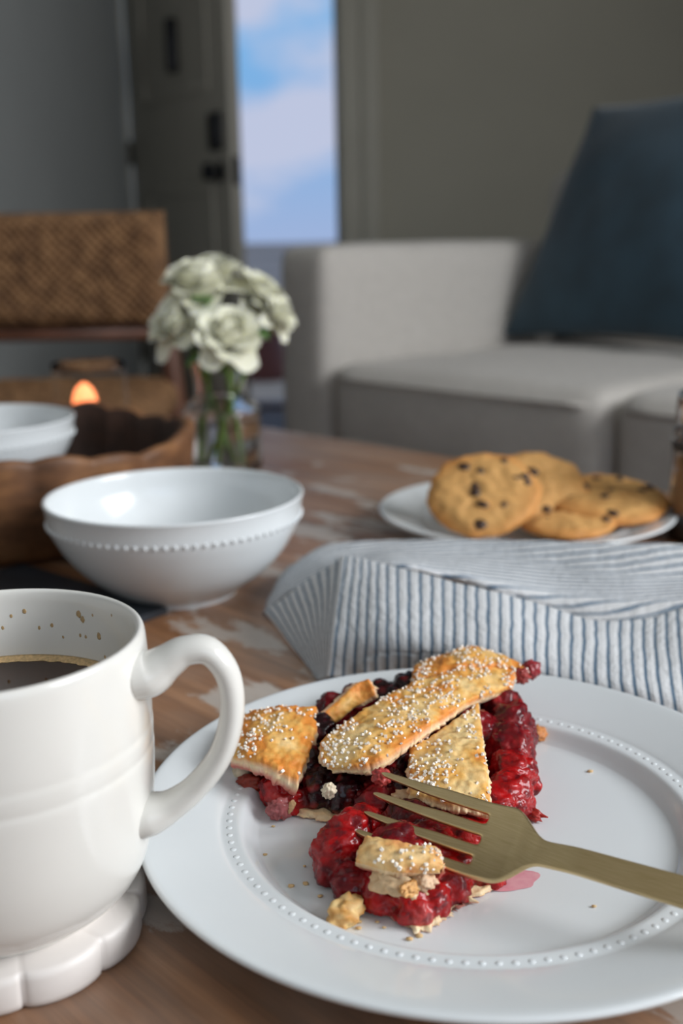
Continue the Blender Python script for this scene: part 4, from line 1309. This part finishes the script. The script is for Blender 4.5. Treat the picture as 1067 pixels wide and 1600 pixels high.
# broken bits that belong to the slice
def bit(name, loc, r_, sc, rot, col, mat, seed, amp=.35):
    me = ico(name, r_, 4, sc, amp, 2.6, seed)
    for v in me.vertices:
        v.co += v.co.normalized() * r_ * (.22 * noise.noise(v.co / r_ * 4 + Vector((seed, 0, 0))) + .12 * noise.noise(v.co / r_ * 10))
    o = new_obj(name, me, mat, pie)
    o.location = Vector(loc) - PO; o.rotation_euler = rot
    set_colors(me, [lerp3(col, tuple(c * .75 for c in col), .5 + .5 * noise.noise(v.co * 500 + Vector((seed, 0, 0)))) for v in me.vertices])
    return o
bit('crust_bit', (-0.0399, 0.3737, 0.4335), .0042, (1, .8, .8), (.3, .2, 0), WHITE, MAT['crust'], 1)
bit('crust_bit', (0.0163, 0.2933, 0.4365), .0060, (1.5, .9, .7), (.2, .1, -.2), (.88, .62, .36), MAT['crust'], 2)
bit('crust_flake', (0.0194, 0.2882, 0.4380), .0046, (1.15, .5, .35), (.9, .2, .9), (.80, .42, .14), MAT['crust'], 3, .3)
bit('crust_bit', (0.0241, 0.2922, 0.4375), .0042, (1, .7, .7), (.2, .4, .6), (.88, .60, .38), MAT['crust'], 4)
bit('crust_bit', (-0.0062, 0.3412, 0.4425), .0025, (1, .8, 1.2), (.2, .1, .2), WHITE, MAT['crust'], 5)
bit('berry_chunk', (0.0126, 0.3425, 0.4470), .0034, (1.1, .9, .9), (.2, .4, .6), PNK, MAT['filling'], 6, .2)
bit('berry_chunk', (0.0811, 0.4277, 0.4515), .0042, (1.1, .8, 1.0), (.2, .4, .6), (.45, .03, .04), MAT['filling'], 7, .25)
bit('berry_chunk', (0.0762, 0.4232, 0.4505), .0036, (1.1, .8, 1.0), (.2, .4, .6), (.50, .06, .05), MAT['filling'], 8, .25)
bit('crust_bit', (0.0807, 0.4102, 0.4295), .0040, (1.2, .9, .8), (.5, .2, .3), (.66, .25, .07), MAT['crust'], 9, .3)
bit('berry_chunk', (-0.0248, 0.3505, 0.4305), .0044, (1, .8, .9), (.2, .1, .2), (.60, .16, .16), MAT['filling'], 10, .3)
bit('crust_bit', (-0.0208, 0.3495, 0.4315), .0026, (.5, .5, 1.3), (.2, .5, .2), (.72, .45, .22), MAT['crust'], 11, .2)
bit('berry_chunk', (-0.0351, 0.3682, 0.4315), .0052, (1.2, .8, .7), (.2, .1, .2), (.48, .06, .03), MAT['filling'], 12, .35)
bit('berry_chunk', (0.0657, 0.3482, 0.4290), .0042, (1.6, .6, .5), (.1, .1, -.6), (.48, .03, .02), MAT['filling'], 13, .3)
bit('crust_bit', (0.0225, 0.3402, 0.4395), .0046, (1.6, .8, .6), (.1, .1, .2), (.75, .52, .30), MAT['crust'], 14, .3)

# the big crumb, the tiny ones and the juice on the plate
me = ico('pie_crumb', .0066, 4, (1.1, .70, .60), .35, 1.8, 21)
for v in me.vertices:
    v.co += v.co.normalized() * (.0012 * noise.noise(v.co * 420) + .0006 * noise.noise(v.co * 1000))
    v.co.z = max(v.co.z, -.0034)
o = new_obj('pie_crumb', me, MAT['crust'])
set_colors(me, [lerp3(PALE, (.62, .30, .07), max(0, min(1, .5 + 1.2 * noise.noise(v.co * 300)))) for v in me.vertices])
o.location = (-0.0007, 0.2889, 0.4298); o.rotation_euler = (0, 0, .9)
tag(o, 'large golden crust crumb lying alone in front of the pie', 'crumb')
vs, fs, cols = [], [], []
rnd = random.Random(4)
for p in ((-0.0268, 0.3452, 0.4266), (-0.0286, 0.3268, 0.4266), (-0.0146, 0.3193, 0.4266), (-0.0187, 0.3079, 0.4266), (-0.0139, 0.3092, 0.4266), (0.0030, 0.2850, 0.4266), (0.0109, 0.2851, 0.4266), (0.0090, 0.2880, 0.4266), (0.0031, 0.2882, 0.4266), (0.0971, 0.3824, 0.4266), (0.0778, 0.2940, 0.4266), (0.0184, 0.2793, 0.4266), (0.0214, 0.2808, 0.4266), (-0.0010, 0.2832, 0.4266), (-0.0091, 0.3020, 0.4266)):
    k = len(vs)
    r_ = rnd.uniform(.0005, .0012)
    me = ico('c', r_, 1, (1.2, .8, .6), .4, 2, rnd.random() * 9)
    vs += [v.co + Vector(p) for v in me.vertices]; fs += [tuple(q + k for q in f.vertices) for f in me.polygons]
    bpy.data.meshes.remove(me)
o = mesh('crumbs', vs, fs, MAT['crust'])
set_colors(o.data, [(.72, .47, .22)] * len(vs))
o['kind'] = 'stuff'
tag(o, 'tiny golden crust crumbs scattered over the pie plate', 'crumbs')
cj = Vector((0.0527, 0.3097, 0.4264))
vs = [cj]; fs = []
for i in range(40):
    a = 6.283 * i / 40
    r_ = .0085 * (1 + .3 * noise.noise(Vector((math.cos(a) * 1.3, math.sin(a) * 1.3, 2))))
    vs.append(cj + Vector((math.cos(a) * r_ * 1.25, math.sin(a) * r_ * .8, 0)))
vs = [Vector((v.x, v.y, TT + .00645 + (.0004 if i == 0 else 0))) for i, v in enumerate(vs)]
for i in range(40):
    fs.append((0, 1 + i, 1 + (i + 1) % 40))
o = mesh('juice_puddle', vs, fs, MAT['juice'])
tag(o, 'pink smear of berry juice on the plate under the fork head', 'juice')

# ================================================================== brass fork
fk = thing('fork', 'brushed brass fork lying across the plate with tines in the pie', 'fork', (0, 0, 0))
tip = Vector((0.0080, 0.3257, 0.4450)); hnd = Vector((0.0976, 0.2710, 0.4445))
ax = (hnd - tip).normalized()
lat0 = Vector((0, 0, 1)).cross(ax).normalized()       # points away from the camera side
phi = math.radians(32)
lat = (lat0 * math.cos(phi) + Vector((0, 0, 1)) * math.sin(phi)).normalized()
upv = ax.cross(lat).normalized()
if upv.z < 0:
    upv = -upv
fk.location = tip
fk.location.z = 0.0 + tip.z
M3 = Matrix((ax, lat, upv)).transposed()
fk.rotation_euler = M3.to_euler()
L_T, W_H = .0405, .0270
tw, gw = .0042, (.0270 - 4 * .0042) / 3
def zc(x):
    pts = [(-.001, .0022), (.018, -.0006), (.040, -.0018), (.051, -.0006), (.061, .0024), (.075, .0042), (.12, .0042), (.20, .0012)]
    for k in range(len(pts) - 1):
        if x <= pts[k + 1][0]:
            break
    (x0, z0), (x1, z1) = pts[k], pts[k + 1]
    t = max(0, min(1, (x - x0) / (x1 - x0)))
    t = t * t * (3 - 2 * t) if k not in (0,) else t
    return z0 + (z1 - z0) * t
def half_w(x):
    if x <= .0485:
        return W_H / 2
    if x <= .063:
        t = (x - .0485) / .0145
        t = t * t * (3 - 2 * t)
        return W_H / 2 + (.0041 - W_H / 2) * t
    return .0041 + .0020 * min(1, (x - .063) / .125)
# columns: 4 tines with 5 lines each, shared grid with gap columns of 2 cells
cols_y = []
for k in range(4):
    y0 = -W_H / 2 + k * (tw + gw)
    for q in range(5):
        cols_y.append((y0 + tw * q / 4, k))
xs = [L_T * (i / 22) for i in range(23)] + [L_T + .0004 + (.0225 - .0004) * i / 14 for i in range(1, 15)] + [.063 + (.195 - .063) * i / 40 for i in range(1, 41)]
bmf = bmesh.new()
vm = {}
def fv(i, j):
    if (i, j) in vm:
        return vm[(i, j)]
    x = xs[i]
    y, k = cols_y[j]
    if i < 22:       # tines taper to rounded points
        yc_ = -W_H / 2 + k * (tw + gw) + tw / 2
        t = x / L_T
        f = .42 + .58 * min(1, t * 1.6)
        if t < .05:
            f *= math.sqrt(max(.02, 1 - ((.05 - t) / .05) ** 2))
        y = yc_ + (y - yc_) * f
    else:
        y = y * half_w(x) / (W_H / 2)
    cup = .0016 * (y / (W_H / 2)) ** 2 if x < .06 else 0
    vm[(i, j)] = bmf.verts.new((x, y, zc(x) + cup))
    return vm[(i, j)]
nj = len(cols_y)
for i in range(len(xs) - 1):
    for j in range(nj - 1):
        gap = cols_y[j][1] != cols_y[j + 1][1]
        if gap and i < 22:
            continue
        bmf.faces.new((fv(i, j), fv(i + 1, j), fv(i + 1, j + 1), fv(i, j + 1)))
fme = bpy.data.meshes.new('fork_raw')
bmf.to_mesh(fme); bmf.free()
fo_ = new_obj('fork_raw', fme)
sm = fo_.modifiers.new('solid', 'SOLIDIFY'); sm.thickness = .0019; sm.offset = 0; sm.use_even_offset = True
sb = fo_.modifiers.new('sub', 'SUBSURF'); sb.levels = 2; sb.render_levels = 2
dg = bpy.context.evaluated_depsgraph_get()
ev = bpy.data.meshes.new_from_object(fo_.evaluated_get(dg))
bpy.data.objects.remove(fo_)
def region(c):
    if c.x < L_T - .001:
        return 1 + min(3, max(0, int((c.y + W_H / 2 + gw / 2) / (tw + gw))))
    return 0 if c.x < .063 else 5
groups = {}
for f in ev.polygons:
    groups.setdefault(region(f.center), []).append(tuple(f.vertices))
VN = [v.normal.copy() for v in ev.vertices]
VC_ = [v.co.copy() for v in ev.vertices]
for g, nm in ((0, 'head'), (1, 'tine'), (2, 'tine'), (3, 'tine'), (4, 'tine'), (5, 'handle')):
    used = sorted({i for f in groups[g] for i in f})
    mp = {i: k for k, i in enumerate(used)}
    o = mesh(nm, [VC_[i] for i in used], [tuple(mp[i] for i in f) for f in groups[g]], MAT['brass'], fk)
    ul_ = o.data.uv_layers.new(name='UVMap')
    for lp in o.data.loops:
        c = o.data.vertices[lp.vertex_index].co
        ul_.data[lp.index].uv = (c.x * 10, c.y * 10 + c.z * 10)
    o.data.normals_split_custom_set_from_vertices([VN[i] for i in used])
bpy.data.meshes.remove(ev)
